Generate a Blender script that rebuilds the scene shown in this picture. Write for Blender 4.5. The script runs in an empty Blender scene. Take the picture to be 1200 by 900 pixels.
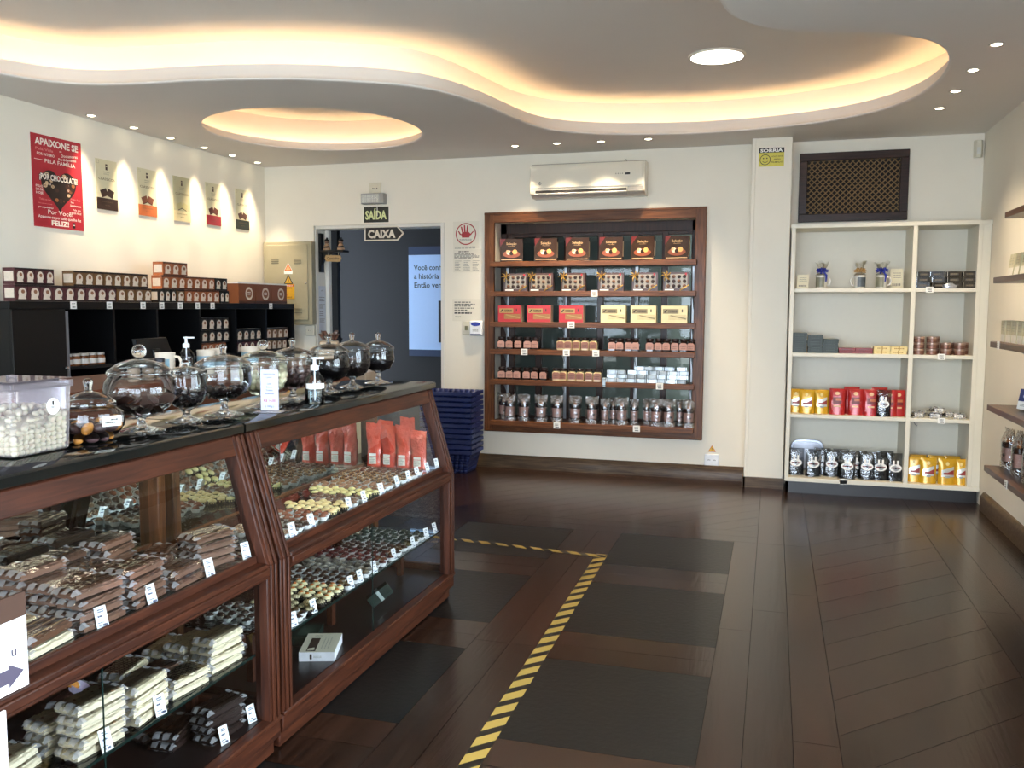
import bpy, bmesh, math, random
from mathutils import Vector, Matrix, noise
R = random.Random(7)
PI = math.pi
SC = bpy.context.scene
COL = SC.collection
ORD = ['first', 'second', 'third', 'fourth', 'fifth', 'sixth', 'seventh', 'eighth', 'ninth', 'tenth', 'eleventh',
       'twelfth', 'thirteenth', 'fourteenth', 'fifteenth', 'sixteenth', 'seventeenth', 'eighteenth', 'nineteenth', 'twentieth']

# ---------------------------------------------------------------- materials
def lin(h):
    if isinstance(h, str):
        c = [int(h[i:i + 2], 16) / 255 for i in (0, 2, 4)]
        return tuple(x / 12.92 if x <= .04045 else ((x + .055) / 1.055) ** 2.4 for x in c) + (1,)
    return tuple(h) + (1,)
MATS = {}
def mat(name, col, rough=.5, metal=0, var=.12, scale=30, bump=0, bscale=None, coat=0, spec=.5, emit=None, estr=0, trans=0, sss=0):
    """principled material whose base colour is broken up by noise"""
    if name in MATS: return MATS[name]
    m = bpy.data.materials.new(name); m.use_nodes = True
    nt = m.node_tree; b = nt.nodes['Principled BSDF']; c = lin(col)
    tc = nt.nodes.new('ShaderNodeTexCoord'); nz = nt.nodes.new('ShaderNodeTexNoise')
    nz.inputs['Scale'].default_value = scale; nz.inputs['Detail'].default_value = 4
    nt.links.new(tc.outputs['Object'], nz.inputs['Vector'])
    mx = nt.nodes.new('ShaderNodeMix'); mx.data_type = 'RGBA'
    mx.inputs['A'].default_value = tuple(x * (1 - var) for x in c[:3]) + (1,)
    mx.inputs['B'].default_value = tuple(min(1, x * (1 + var)) for x in c[:3]) + (1,)
    nt.links.new(nz.outputs['Fac'], mx.inputs['Factor']); nt.links.new(mx.outputs['Result'], b.inputs['Base Color'])
    b.inputs['Roughness'].default_value = rough; b.inputs['Metallic'].default_value = metal
    b.inputs['Specular IOR Level'].default_value = spec
    if coat: b.inputs['Coat Weight'].default_value = coat; b.inputs['Coat Roughness'].default_value = .08
    if trans: b.inputs['Transmission Weight'].default_value = trans
    if sss: b.inputs['Subsurface Weight'].default_value = sss; b.inputs['Subsurface Scale'].default_value = .01
    if emit: b.inputs['Emission Color'].default_value = lin(emit); b.inputs['Emission Strength'].default_value = estr
    if bump:
        bp = nt.nodes.new('ShaderNodeBump'); bp.inputs['Strength'].default_value = bump; bp.inputs['Distance'].default_value = .01
        n2 = nt.nodes.new('ShaderNodeTexNoise'); n2.inputs['Scale'].default_value = bscale or scale * 3; n2.inputs['Detail'].default_value = 5
        nt.links.new(tc.outputs['Object'], n2.inputs['Vector'])
        nt.links.new(n2.outputs['Fac'], bp.inputs['Height']); nt.links.new(bp.outputs['Normal'], b.inputs['Normal'])
    MATS[name] = m; return m

def glassy(name, tint='f4fbf8', ior=1.45, base=0., rough=.0, bump=0, bscale=60, gain=1.):
    """thin clear sheet: light goes straight through, the surface mirrors by Fresnel"""
    if name in MATS: return MATS[name]
    m = bpy.data.materials.new(name); m.use_nodes = True; nt = m.node_tree; nt.nodes.clear()
    o = nt.nodes.new('ShaderNodeOutputMaterial'); t = nt.nodes.new('ShaderNodeBsdfTransparent'); g = nt.nodes.new('ShaderNodeBsdfGlossy')
    t.inputs['Color'].default_value = lin(tint); g.inputs['Roughness'].default_value = rough; g.inputs['Color'].default_value = (1, 1, 1, 1)
    fr = nt.nodes.new('ShaderNodeFresnel'); fr.inputs['IOR'].default_value = ior
    ma = nt.nodes.new('ShaderNodeMath'); ma.operation = 'MULTIPLY_ADD'; ma.inputs[1].default_value = gain; ma.inputs[2].default_value = base; ma.use_clamp = True
    ms = nt.nodes.new('ShaderNodeMixShader')
    nt.links.new(fr.outputs[0], ma.inputs[0]); nt.links.new(ma.outputs[0], ms.inputs[0])
    nt.links.new(t.outputs[0], ms.inputs[1]); nt.links.new(g.outputs[0], ms.inputs[2]); nt.links.new(ms.outputs[0], o.inputs[0])
    if bump:
        tc = nt.nodes.new('ShaderNodeTexCoord'); nz = nt.nodes.new('ShaderNodeTexNoise'); nz.inputs['Scale'].default_value = bscale
        bp = nt.nodes.new('ShaderNodeBump'); bp.inputs['Strength'].default_value = bump; bp.inputs['Distance'].default_value = .01
        nt.links.new(tc.outputs['Object'], nz.inputs['Vector']); nt.links.new(nz.outputs['Fac'], bp.inputs['Height'])
        nt.links.new(bp.outputs['Normal'], g.inputs['Normal']); nt.links.new(bp.outputs['Normal'], fr.inputs['Normal'])
    MATS[name] = m; return m

def hazy(name, col, k):
    m = glassy(name, 'f4f2f4', 1.45, .01, .05); nt = m.node_tree; o = [n for n in nt.nodes if n.type == 'OUTPUT_MATERIAL'][0]
    s = o.inputs[0].links[0].from_socket; d = nt.nodes.new('ShaderNodeBsdfDiffuse'); d.inputs[0].default_value = lin(col)
    mx = nt.nodes.new('ShaderNodeMixShader'); mx.inputs[0].default_value = k
    nt.links.new(s, mx.inputs[1]); nt.links.new(d.outputs[0], mx.inputs[2]); nt.links.new(mx.outputs[0], o.inputs[0]); return m

def wood(name, c1, c2, rough=.35, scale=6, axis='Y', coat=.3, tint=False, spec=.22):
    if name in MATS: return MATS[name]
    m = bpy.data.materials.new(name); m.use_nodes = True; nt = m.node_tree; b = nt.nodes['Principled BSDF']
    tc = nt.nodes.new('ShaderNodeTexCoord'); mp = nt.nodes.new('ShaderNodeMapping')
    s = {'X': (1, 14, 14), 'Y': (14, 1, 14), 'Z': (14, 14, 1)}[axis]
    mp.inputs['Scale'].default_value = s
    nz = nt.nodes.new('ShaderNodeTexNoise'); nz.inputs['Scale'].default_value = scale; nz.inputs['Detail'].default_value = 6; nz.inputs['Distortion'].default_value = .6
    cr = nt.nodes.new('ShaderNodeValToRGB')
    cr.color_ramp.elements[0].position = .3; cr.color_ramp.elements[0].color = lin(c1)
    cr.color_ramp.elements[1].position = .72; cr.color_ramp.elements[1].color = lin(c2)
    nt.links.new(tc.outputs['Object'], mp.inputs[0]); nt.links.new(mp.outputs[0], nz.inputs['Vector']); nt.links.new(nz.outputs['Fac'], cr.inputs[0])
    if tint:
        at = nt.nodes.new('ShaderNodeAttribute'); at.attribute_name = 'plank'
        mu = nt.nodes.new('ShaderNodeMix'); mu.data_type = 'RGBA'; mu.blend_type = 'MULTIPLY'; mu.inputs['Factor'].default_value = 1
        nt.links.new(cr.outputs[0], mu.inputs['A']); nt.links.new(at.outputs['Color'], mu.inputs['B']); nt.links.new(mu.outputs['Result'], b.inputs['Base Color'])
    else: nt.links.new(cr.outputs[0], b.inputs['Base Color'])
    b.inputs['Specular IOR Level'].default_value = spec; b.inputs['Roughness'].default_value = rough; b.inputs['Coat Weight'].default_value = coat; b.inputs['Coat Roughness'].default_value = .15
    bp = nt.nodes.new('ShaderNodeBump'); bp.inputs['Strength'].default_value = .08; bp.inputs['Distance'].default_value = .01
    nt.links.new(nz.outputs['Fac'], bp.inputs['Height']); nt.links.new(bp.outputs['Normal'], b.inputs['Normal'])
    MATS[name] = m; return m

def glow(name, col, s):
    if name in MATS: return MATS[name]
    m = bpy.data.materials.new(name); m.use_nodes = True; nt = m.node_tree; nt.nodes.clear()
    o = nt.nodes.new('ShaderNodeOutputMaterial'); e = nt.nodes.new('ShaderNodeEmission')
    e.inputs[0].default_value = lin(col); e.inputs[1].default_value = s; nt.links.new(e.outputs[0], o.inputs[0])
    MATS[name] = m; return m

# ---------------------------------------------------------------- mesh builder
_txt = {}
def glyphs(s, bold=.012):
    """flat letter outlines of a string as (verts2d, faces), scaled to cap height about 1"""
    if (s, bold) in _txt: return _txt[s, bold]
    cu = bpy.data.curves.new('lettering', 'FONT'); cu.body = s; cu.size = 1; cu.resolution_u = 2; cu.offset = bold
    o = bpy.data.objects.new('lettering', cu); COL.objects.link(o)
    dg = bpy.context.evaluated_depsgraph_get(); me = bpy.data.meshes.new_from_object(o.evaluated_get(dg))
    v = [(p.co.x, p.co.y) for p in me.vertices]; f = [tuple(p.vertices) for p in me.polygons]
    bpy.data.objects.remove(o); bpy.data.curves.remove(cu); bpy.data.meshes.remove(me)
    _txt[s, bold] = (v, f); return v, f

class MB:
    def __init__(s): s.v = []; s.f = []; s.m = []
    def add(s, vs, fs, m=0):
        k = len(s.v); s.v += [tuple(x) for x in vs]; s.f += [tuple(i + k for i in f) for f in fs]; s.m += [m] * len(fs); return s
    def box(s, x0, x1, y0, y1, z0, z1, m=0):
        return s.add([(x, y, z) for z in (z0, z1) for y in (y0, y1) for x in (x0, x1)],
                     [(0, 2, 3, 1), (4, 5, 7, 6), (0, 1, 5, 4), (2, 6, 7, 3), (0, 4, 6, 2), (1, 3, 7, 5)], m)
    def hexa(s, p, m=0):           # 8 points: bottom quad ccw, top quad ccw
        return s.add(p, [(3, 2, 1, 0), (4, 5, 6, 7), (0, 1, 5, 4), (1, 2, 6, 5), (2, 3, 7, 6), (3, 0, 4, 7)], m)
    def prism(s, poly, a0, a1, axis='Y', m=0, cap=True):
        n = len(poly)
        mk = {'Y': lambda p, a: (p[0], a, p[1]), 'X': lambda p, a: (a, p[0], p[1]), 'Z': lambda p, a: (p[0], p[1], a)}[axis]
        vs = [mk(p, a0) for p in poly] + [mk(p, a1) for p in poly]
        fs = [(i, (i + 1) % n, n + (i + 1) % n, n + i) for i in range(n)]
        if cap: fs += [tuple(range(n))[::-1], tuple(range(n, 2 * n))]
        return s.add(vs, fs, m)
    def lathe(s, prof, c=(0, 0, 0), n=16, m=0, axis='Z', sx=1, sy=1):
        vs = []; fs = []; k = len(prof)
        for j in range(n):
            a = 2 * PI * j / n; ca, sa = math.cos(a), math.sin(a)
            for r, z in prof:
                p = (r * ca * sx, r * sa * sy, z)
                if axis == 'Y': p = (p[0], p[2], p[1])
                if axis == 'X': p = (p[2], p[0], p[1])
                vs.append((p[0] + c[0], p[1] + c[1], p[2] + c[2]))
        for j in range(n):
            for i in range(k - 1):
                a, b = j * k + i, ((j + 1) % n) * k + i
                fs.append((a, b, b + 1, a + 1))
        if prof[0][0] > 1e-6: fs.append(tuple(j * k for j in range(n))[::-1])
        if prof[-1][0] > 1e-6: fs.append(tuple(j * k + k - 1 for j in range(n)))
        return s.add(vs, fs, m)
    def skin(s, prof, c=(0, 0, 0), n=16, m=0, sx=1, sy=1):   # lathe without end caps
        k = len(s.f); s.lathe(prof, c, n, m, 'Z', sx, sy)
        while s.f and len(s.f[-1]) == n and n > 4 and len(s.f) > k: s.f.pop(); s.m.pop()
        return s
    def ball(s, c, r, n=12, k=7, m=0, sc=(1, 1, 1), lo=-1.):
        a0 = math.asin(max(-1, lo))
        prof = [(r * math.cos(a0 + (PI / 2 - a0) * i / k), r * math.sin(a0 + (PI / 2 - a0) * i / k) * sc[2]) for i in range(k + 1)]
        prof[-1] = (0, prof[-1][1])
        if lo <= -1: prof[0] = (0, prof[0][1])
        return s.lathe(prof, c, n, m, 'Z', sc[0], sc[1])
    def tube(s, pts, r, n=8, m=0, closed=False):
        pts = [Vector(p) for p in pts]; N = len(pts); vs = []; up = None
        for i, p in enumerate(pts):
            a = pts[(i - 1) % N] if (i or closed) else p; b = pts[(i + 1) % N] if (i < N - 1 or closed) else p
            d = (b - a).normalized()
            if up is None: up = d.orthogonal().normalized()
            up = (up - d * up.dot(d)).normalized(); w = d.cross(up)
            rr = r[i] if isinstance(r, (list, tuple)) else r
            vs += [p + (up * math.cos(2 * PI * j / n) + w * math.sin(2 * PI * j / n)) * rr for j in range(n)]
        fs = []
        for i in range(N if closed else N - 1):
            for j in range(n):
                a = i * n + j; b = i * n + (j + 1) % n; c2 = ((i + 1) % N) * n + (j + 1) % n; d2 = ((i + 1) % N) * n + j
                fs.append((a, b, c2, d2))
        if not closed: fs += [tuple(range(n))[::-1], tuple(range((N - 1) * n, N * n))]
        return s.add(vs, fs, m)
    # --- flat artwork in the local X (right) Z (up) plane, facing -Y at depth y
    def rect(s, u0, u1, v0, v1, y=0, m=0): return s.add([(u0, y, v0), (u1, y, v0), (u1, y, v1), (u0, y, v1)], [(0, 1, 2, 3)], m)
    def shape(s, pts, y=0, m=0): return s.add([(u, y, v) for u, v in pts], [tuple(range(len(pts)))], m)
    def disc(s, u, v, r, y=0, m=0, n=20, sy=1): return s.shape([(u + r * math.cos(2 * PI * i / n), v + sy * r * math.sin(2 * PI * i / n)) for i in range(n)], y, m)
    def ring(s, u, v, r0, r1, y=0, m=0, n=28):
        vs = []; fs = []
        for i in range(n):
            a = 2 * PI * i / n
            vs += [(u + r0 * math.cos(a), y, v + r0 * math.sin(a)), (u + r1 * math.cos(a), y, v + r1 * math.sin(a))]
            j = (i + 1) % n; fs.append((2 * i, 2 * j, 2 * j + 1, 2 * i + 1))
        return s.add(vs, fs, m)
    def text(s, t, u, v, h=None, w=None, y=0, m=0, al='c', rot=0, bold=.012):
        """t centred (or left) on u with its base at v; h cap height, w full width"""
        gv, gf = glyphs(t, bold)
        if not gv: return s
        x0 = min(p[0] for p in gv); x1 = max(p[0] for p in gv); y0 = min(p[1] for p in gv); y1 = max(p[1] for p in gv)
        sy = h / .73 if h else w / (x1 - x0); sx = w / (x1 - x0) if w else sy
        off = -(x0 + x1) / 2 if al == 'c' else -x0
        ca, sa = math.cos(rot), math.sin(rot); vs = []
        for p in gv:
            a, b = (p[0] + off) * sx, p[1] * sy
            vs.append((u + a * ca - b * sa, y, v + a * sa + b * ca))
        return s.add(vs, gf, m)
    def lines(s, u0, u1, v0, v1, n, y=0, m=0, fill=.5, rng=None):
        r = rng or random.Random(3); st = (v1 - v0) / n
        for i in range(n):
            v = v1 - (i + .5) * st; e = u1 - (u1 - u0) * (r.random() * .35)
            u = u0
            while u < e - 1e-6:
                w = min((u1 - u0) * (.05 + .12 * r.random()), e - u); s.rect(u, u + w, v - st * fill / 2, v + st * fill / 2, y, m); u += w + (u1 - u0) * .03
        return s
    def xf(s, M, k0=0):
        M = M if isinstance(M, Matrix) else Matrix(M)
        s.v[k0:] = [tuple(M @ Vector(p)) for p in s.v[k0:]]; return s
    def mesh(s, name, mats, smooth=True, ang=38):
        me = bpy.data.meshes.new(name); me.from_pydata(s.v, [], s.f)
        for m in (mats if isinstance(mats, (list, tuple)) else [mats]): me.materials.append(m)
        if len(me.polygons) == len(s.m): me.polygons.foreach_set('material_index', s.m)
        me.validate(verbose=False)
        if smooth:
            me.polygons.foreach_set('use_smooth', [True] * len(me.polygons)); me.set_sharp_from_angle(angle=math.radians(ang))
        me.update(); return me
    def build(s, name, mats, parent=None, bevel=0, loc=None, rotz=0, seg=2, fixn=True):
        me = s.mesh(name, mats)
        if fixn and len(me.polygons) < 60000:
            bm = bmesh.new(); bm.from_mesh(me)
            iso = [f for f in bm.faces if any(len(e.link_faces) > 1 for e in f.edges)]
            if iso: bmesh.ops.recalc_face_normals(bm, faces=iso)
            bm.to_mesh(me); bm.free()
        o = bpy.data.objects.new(name, me); COL.objects.link(o)
        if parent is not None: o.parent = parent
        if loc is not None: o.location = loc
        o.rotation_euler = (0, 0, rotz)
        if bevel:
            b = o.modifiers.new('Bevel', 'BEVEL'); b.width = bevel; b.segments = seg; b.limit_method = 'ANGLE'; b.angle_limit = math.radians(40)
        return o

def tag(o, label, cat, group=None, kind=None):
    if label: o['label'] = label
    if cat: o['category'] = cat
    if group: o['group'] = group
    if kind: o['kind'] = kind
    return o
def thing(name, label, cat, loc=(0, 0, 0), rotz=0, group=None):
    o = bpy.data.objects.new(name, None); COL.objects.link(o); o.empty_display_size = .05
    o.location = loc; o.rotation_euler = (0, 0, rotz); return tag(o, label, cat, group)
def struct(o): o['kind'] = 'structure'; return o
def kids(o): return [c for c in bpy.data.objects if c.parent == o]
_kids = {}
def dup(root, loc, rotz=0, label=None, group=None, rot=None, scale=None):
    """a copy of a thing together with copies of its parts and sub-parts"""
    if root.name not in _kids: _kids[root.name] = [(c, kids(c)) for c in kids(root)]
    r = root.copy(); COL.objects.link(r); r.location = loc; r.rotation_euler = rot if rot else (0, 0, rotz)
    if scale: r.scale = scale
    if label: r['label'] = label
    if group: r['group'] = group
    for c, gs in _kids[root.name]:
        c2 = c.copy(); COL.objects.link(c2); c2.parent = r
        for g in gs:
            g2 = g.copy(); COL.objects.link(g2); g2.parent = c2
    return r
STOCKS = []
class Stock:
    """first use moves the built thing itself, later uses copy it"""
    def __init__(s, root): s.root = root; s.used = False; STOCKS.append(s)
    def put(s, loc, rotz=0, label=None, group=None, rot=None, scale=None):
        if s.used: return dup(s.root, loc, rotz, label, group, rot, scale)
        _kids[s.root.name] = [(c, kids(c)) for c in kids(s.root)]
        s.used = True; o = s.root; o.location = loc; o.rotation_euler = rot if rot else (0, 0, rotz)
        if scale: o.scale = scale
        if label: o['label'] = label
        if group: o['group'] = group
        return o
def flat_sign(name, label, cat, loc, rotz, w, h, mats, draw, t=.004, group=None):
    """a thin board, local x right and z up from its lower left corner; draw(mb, y) adds the print"""
    b = MB(); b.box(0, w, -t, 0, 0, h, 0); draw(b, -t - .0006)
    return tag(b.build(name, mats, loc=loc, rotz=rotz, fixn=False), label, cat, group)

WHITE = mat('matte white wall paint', 'ece5d5', .75, var=.03, scale=4, bump=.05, bscale=60)
CEILP = mat('ceiling paint', 'e2ddd7', .85, var=.02, scale=3)
PAPER = mat('white paper', 'f3f1ea', .6, var=.02)
INK = mat('black ink', '1c1a1a', .6)
BLACK = mat('black laminate', '09090a', .4, var=.2, spec=.3)
DKWOOD = wood('mahogany', '29130b', '4b2616', .45, 5, 'Y', .06)
DKWOODX = wood('mahogany cross grain', '29130b', '4b2616', .45, 5, 'X', .06)
DKWOODZ = wood('mahogany upright', '29130b', '4b2616', .45, 5, 'Z', .06)
MIDWOOD = wood('brown frame wood', '4a2a15', '754829', .4, 5, 'X', .08)
MIDWOODZ = wood('brown frame wood upright', '4a2a15', '754829', .4, 5, 'Z', .08)
PANE = glassy('clear pane glass', 'fbfdfc', 1.45, 0)
GLASS = glassy('thin jar glass', 'fbfdfd', 1.45, .0, gain=1.15)
CELLO = glassy('crinkled cellophane', 'fdfdfc', 1.5, .05, .07, bump=.4, bscale=50, gain=1.6)
CHROME = mat('chrome', 'c9ccd0', .15, 1, var=.03)
CASE = 11
LED1, LED2, P_LEFT, P_BACK, P_RIGHT, P_COR, SKY, EXPO = 22, 420, 150, 110, 60, 3, 20, 0.06
# ================================================================ the room
XL, XR, YB, YF, ZC = -4.73, 1.5, 7.567, -1.6, 2.78
def clip(poly, n, d):          # keep points with n.p <= d
    out = []
    for i in range(len(poly)):
        a, b = poly[i], poly[(i + 1) % len(poly)]
        da = n[0] * a[0] + n[1] * a[1] - d; db = n[0] * b[0] + n[1] * b[1] - d
        if da <= 0: out.append(a)
        if da * db < 0: t = da / (da - db); out.append((a[0] + (b[0] - a[0]) * t, a[1] + (b[1] - a[1]) * t))
    return out
FW = wood('dark plank floor', '1a100a', '352219', .25, 3, 'Y', .1, tint=True, spec=.4)
SLATE = mat('dark slate tile', '131413', .36, var=.25, scale=9, bump=.12, bscale=40, spec=.35)
GROOVE = mat('floor joint', '0a0605', .8)
def build_floor():
    mb = MB(); tint = []
    mb.box(XL - .3, XR + .3, YF - 3, YB + 1.6, -.2, -.004, 2); tint += [1.] * 6
    def plank(poly, m=0, gap=.001):
        if len(poly) < 3: return
        q = list(poly)
        for i in range(len(poly)):            # pull every side in by half a joint
            a, e = poly[i], poly[(i + 1) % len(poly)]; l = math.hypot(e[0] - a[0], e[1] - a[1])
            if l < 1e-5: continue
            nx, ny = (e[1] - a[1]) / l, -(e[0] - a[0]) / l
            q = clip(q, (nx, ny), nx * a[0] + ny * a[1] - gap)
        if len(q) < 3: return
        mb.add([(x, y, 0) for x, y in q], [tuple(range(len(q)))], m); tint.append(R.uniform(.62, 1.38) if m == 0 else 1.)
    def rct(x0, x1, y0, y1, m=0): plank([(x0, y0), (x1, y0), (x1, y1), (x0, y1)], m)
    # slate grid with plank borders
    cols = [(-4.12, -3.42), (-3.08, -2.36), (-1.95, -1.22), (-.9, -.2)]
    rows = [(-1.55, -.85), (-.48, .22), (.6, 1.3), (1.67, 2.37), (2.73, 3.44), (3.76, 4.5), (4.85, 5.55)]
    for x0, x1 in cols:
        for y0, y1 in rows: rct(x0, x1, y0, y1, 1)
        ys = [YF] + [v for r in rows for v in r] + [5.56]
        for k in range(0, len(ys), 2):
            a, b = ys[k], ys[k + 1]
            if b - a > .25: rct(x0, x1, a, (a + b) / 2); rct(x0, x1, (a + b) / 2, b)
            else: rct(x0, x1, a, b)
    for a, b in ((XL, -4.12), (-3.42, -3.08), (-2.36, -1.95), (-1.22, -.9)):
        h = (a + b) / 2; cut = [YF, .3, 1.9, 3.55, 5.56]
        for c0, c1 in zip(cut, cut[1:]): rct(a, h, c0, c1); rct(h, b, c0 , c1)
    for k, (a, b) in enumerate(((-.2, -.06), (-.06, .1), (.1, .25))):
        cut = [YF, .4 + .5 * k, 2.2 + .4 * k, 4. + .3 * k, 5.56]
        for c0, c1 in zip(cut, cut[1:]): rct(a, b, c0, c1)
    # border rows across, then the diagonal field before the back wall and the one on the right
    for y0, y1 in ((5.56, 5.7), (5.7, 5.84)):
        xs = [XL, -3.1, -1.6, -.06]
        for a, b in zip(xs, xs[1:]): rct(a, b, y0, y1)
    def diag(x0, x1, y0, y1, w):
        st = w * math.sqrt(2); k0 = int((y0 - x1) / st) - 2; k1 = int((y1 - x0) / st) + 2
        base = [(x0, y0), (x1, y0), (x1, y1), (x0, y1)]
        for k in range(k0, k1):       # strip  k*st <= y - x <= (k+1)*st
            p = clip(clip(base, (-1, 1), (k + 1) * st), (1, -1), -k * st)
            if len(p) > 2: plank(p)
    diag(-2.4, -.06, 5.84, 7.3, .16); diag(XL, -2.4, 5.84, 7.3, .16)
    rct(XL, -.06, 7.3, 7.44); rct(XL, -.06, 7.44, YB + 1.5)
    rct(-.06, .1, 5.56, 7.6); rct(.1, .25, 5.56, 7.6)
    diag(.25, .98, YF, 6.6, .2)
    for a, b in ((.98, 1.15), (1.15, 1.33), (1.33, XR)):
        for c0, c1 in ((YF, .9), (.9, 2.7), (2.7, 4.6), (4.6, 7.6)): rct(a, b, c0, c1)
    rct(.25, .98, 6.6, 6.8); rct(.25, .98, 6.8, 7.6)
    rct(XL, XR, YF - 3, YF)
    o = mb.build('floor', [FW, SLATE, GROOVE], fixn=False)
    at = o.data.color_attributes.new('plank', 'FLOAT_COLOR', 'CORNER')
    if len(o.data.polygons) == len(tint):
        for p, t in zip(o.data.polygons, tint):
            for li in p.loop_indices: at.data[li].color = (t, t * .97, t * .95, 1)
    return struct(o)
build_floor()

# walls -----------------------------------------------------------
mb = MB(); mb.box(XL - .2, XL, YF, YB + .2, 0, 3.3); struct(mb.build('wall_left', WHITE))
mb = MB(); mb.box(XR, XR + .2, 3.4, YB + .2, 0, 3.3); mb.box(XR, XR + .2, YF, 3.4, 0, .3); mb.box(XR, XR + .2, YF, 3.4, 2.4, 3.3); mb.box(XR, XR + .2, YF, .9, .3, 2.4); struct(mb.build('wall_right', WHITE))
DX0, DX1, DZ = -4.21, -2.885, 2.215                # doorway
BX0, BX1, BZ0, BZ1 = -2.40, -.64, .42, 2.2        # recess of the display niche
mb = MB()
Y0, Y1 = YB, YB + .22
mb.box(XL, DX0, Y0, Y1, 0, 3.3); mb.box(DX0, DX1, Y0, Y1, DZ, 3.3); mb.box(DX1, BX0, Y0, Y1, 0, 3.3)
mb.box(BX0, BX1, Y0, Y1, 0, BZ0); mb.box(BX0, BX1, Y0, Y1, BZ1, 3.3)
mb.box(BX1, XR, Y0, Y1, 0, 3.3)
struct(mb.build('wall_back', WHITE))
mb = MB(); mb.box(-.195, .105, 7.33, YB + .01, 0, 3.0); mb.box(-.2, -.17, 7.325, 7.335, 0, 3.0); struct(mb.build('column', WHITE, bevel=.006))
# shop front behind the viewer: glazed door and window openings that let the daylight in
mb = MB()
for a, b, z0, z1 in ((XL, -4.2, 0, 3.3), (-4.2, -2.3, 0, .35), (-4.2, -2.3, 2.5, 3.3), (-2.3, -1.75, 0, 3.3), (-1.75, 1.4, 2.5, 3.3), (1.4, XR, 0, 3.3)):
    mb.box(a, b, YF - .2, YF, z0, z1)
struct(mb.build('wall_front', WHITE))
FRAME = mat('dark window frame', '2a1a12', .4)
mb = MB()
for x in (-4.2, -3.27, -2.34): mb.box(x, x + .04, YF - .12, YF - .08, .35, 2.5)
for z in (.35, 1.55, 2.46): mb.box(-4.2, -2.3, YF - .12, YF - .08, z, z + .04)
w = struct(mb.build('window_1', FRAME)); mb = MB(); mb.box(-4.19, -2.31, YF - .103, YF - .097, .36, 2.49); mb.build('pane', PANE, w)
mb = MB()
for x in (-1.75, -.2, 1.36): mb.box(x, x + .04, YF - .12, YF - .08, 0, 2.5)
for z in (2.1, 2.46): mb.box(-1.75, 1.4, YF - .12, YF - .08, z, z + .04)
struct(mb.build('door_1', FRAME))
mb = MB()
for y in (.9, 2.1, 3.36): mb.box(XR + .08, XR + .12, y, y + .04, .3, 2.4)
for z in (.3, 2.36): mb.box(XR + .08, XR + .12, .9, 3.4, z, z + .04)
w = struct(mb.build('window_3', FRAME)); mb = MB(); mb.box(XR + .097, XR + .103, .91, 3.39, .31, 2.39); mb.build('pane', PANE, w)
mb = MB(); mb.box(-12, 14, -16, YF - .2, -.25, -.05); mb.box(XR + .2, 14, YF - .2, 9, -.25, -.05)
struct(mb.build('pavement', mat('pale concrete paving', 'b9b6ae', .8, var=.1, scale=2)))

# skirting ---------------------------------------------------------
SK = wood('worn skirting wood', '3b2a1c', '63503a', .5, 5, 'X', .1)
mb = MB(); mb.prism([(YB - .03, 0), (YB, 0), (YB, .12), (YB - .012, .12), (YB - .03, .095)], DX1 + .02, -.19, 'X'); struct(mb.build('baseboard_back', SK))
mb = MB(); mb.prism([(XR - .035, 0), (XR, 0), (XR, .13), (XR - .015, .13), (XR - .035, .1)], YF, 6.98, 'Y'); struct(mb.build('baseboard_right', SK))
mb = MB(); mb.box(-.205, .112, 7.305, 7.335, 0, .085); mb.box(-.212, -.19, 7.305, YB, 0, .085); struct(mb.build('baseboard_column', SK))

# door trim and the dark room beyond ---------------------------------
TRIM = mat('pale door trim', 'e0dcd2', .5, var=.04)
mb = MB(); mb.box(DX0, DX0 + .012, Y0 + .02, Y1 + .03, 0, DZ); mb.box(DX0, DX0 + .05, Y1 - .02, Y1 + .03, 0, DZ)
mb.box(DX1 - .035, DX1, Y0 - .006, Y1, 0, DZ); mb.box(DX0, DX1, Y0 + .02, Y1, DZ - .03, DZ)
struct(mb.build('trim_1', TRIM, bevel=.003))
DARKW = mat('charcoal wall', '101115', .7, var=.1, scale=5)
mb = MB(); mb.box(-5.3, -1.6, 8.95, 9.1, 0, 3.3); mb.box(-5.4, -5.3, Y1, 9.1, 0, 3.3); mb.box(-2.5, -2.4, Y1, 9.1, 0, 3.3)
struct(mb.build('wall_corridor', DARKW))
mb = MB(); mb.box(-5.4, -2.4, Y1, 9.1, 2.9, 3.0); struct(mb.build('ceiling_corridor', DARKW))

# ceiling: dropped slab with a wavy light recess and a round one ------------------------------------
C0 = [(-4.33, 4.17), (-4.23, 4.36), (-4.08, 4.49), (-3.88, 4.56), (-3.62, 4.59), (-3.3, 4.61), (-2.97, 4.68), (-2.72, 4.75), (-2.47, 4.87), (-2.25, 5.0), (-2.06, 5.18),
      (-1.93, 5.5), (-1.86, 5.82), (-1.81, 6.13), (-1.74, 6.45), (-1.63, 6.64), (-1.45, 6.79), (-1.24, 6.89), (-1.0, 6.96), (-.7, 7.02), (-.39, 7.02), (-.08, 6.98), (.22, 6.88), (.46, 6.75), (.64, 6.57), (.77, 6.36), (.85, 6.14),
      (.9, 5.8), (.9, 5.45), (.85, 5.18), (.75, 4.96), (.6, 4.8), (.4, 4.7), (.13, 4.62), (-.06, 4.5), (-.19, 4.32), (-.25, 4.1), (-.24, 3.7), (-.1, 3.3), (.1, 2.8), (.2, 2.2), (.1, 1.6), (-.3, 1.1),
      (-1., .9), (-1.8, 1.0), (-2.6, 1.3), (-3.3, 1.8), (-3.9, 2.4), (-4.3, 3.0), (-4.45, 3.5), (-4.42, 3.9)]
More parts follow.
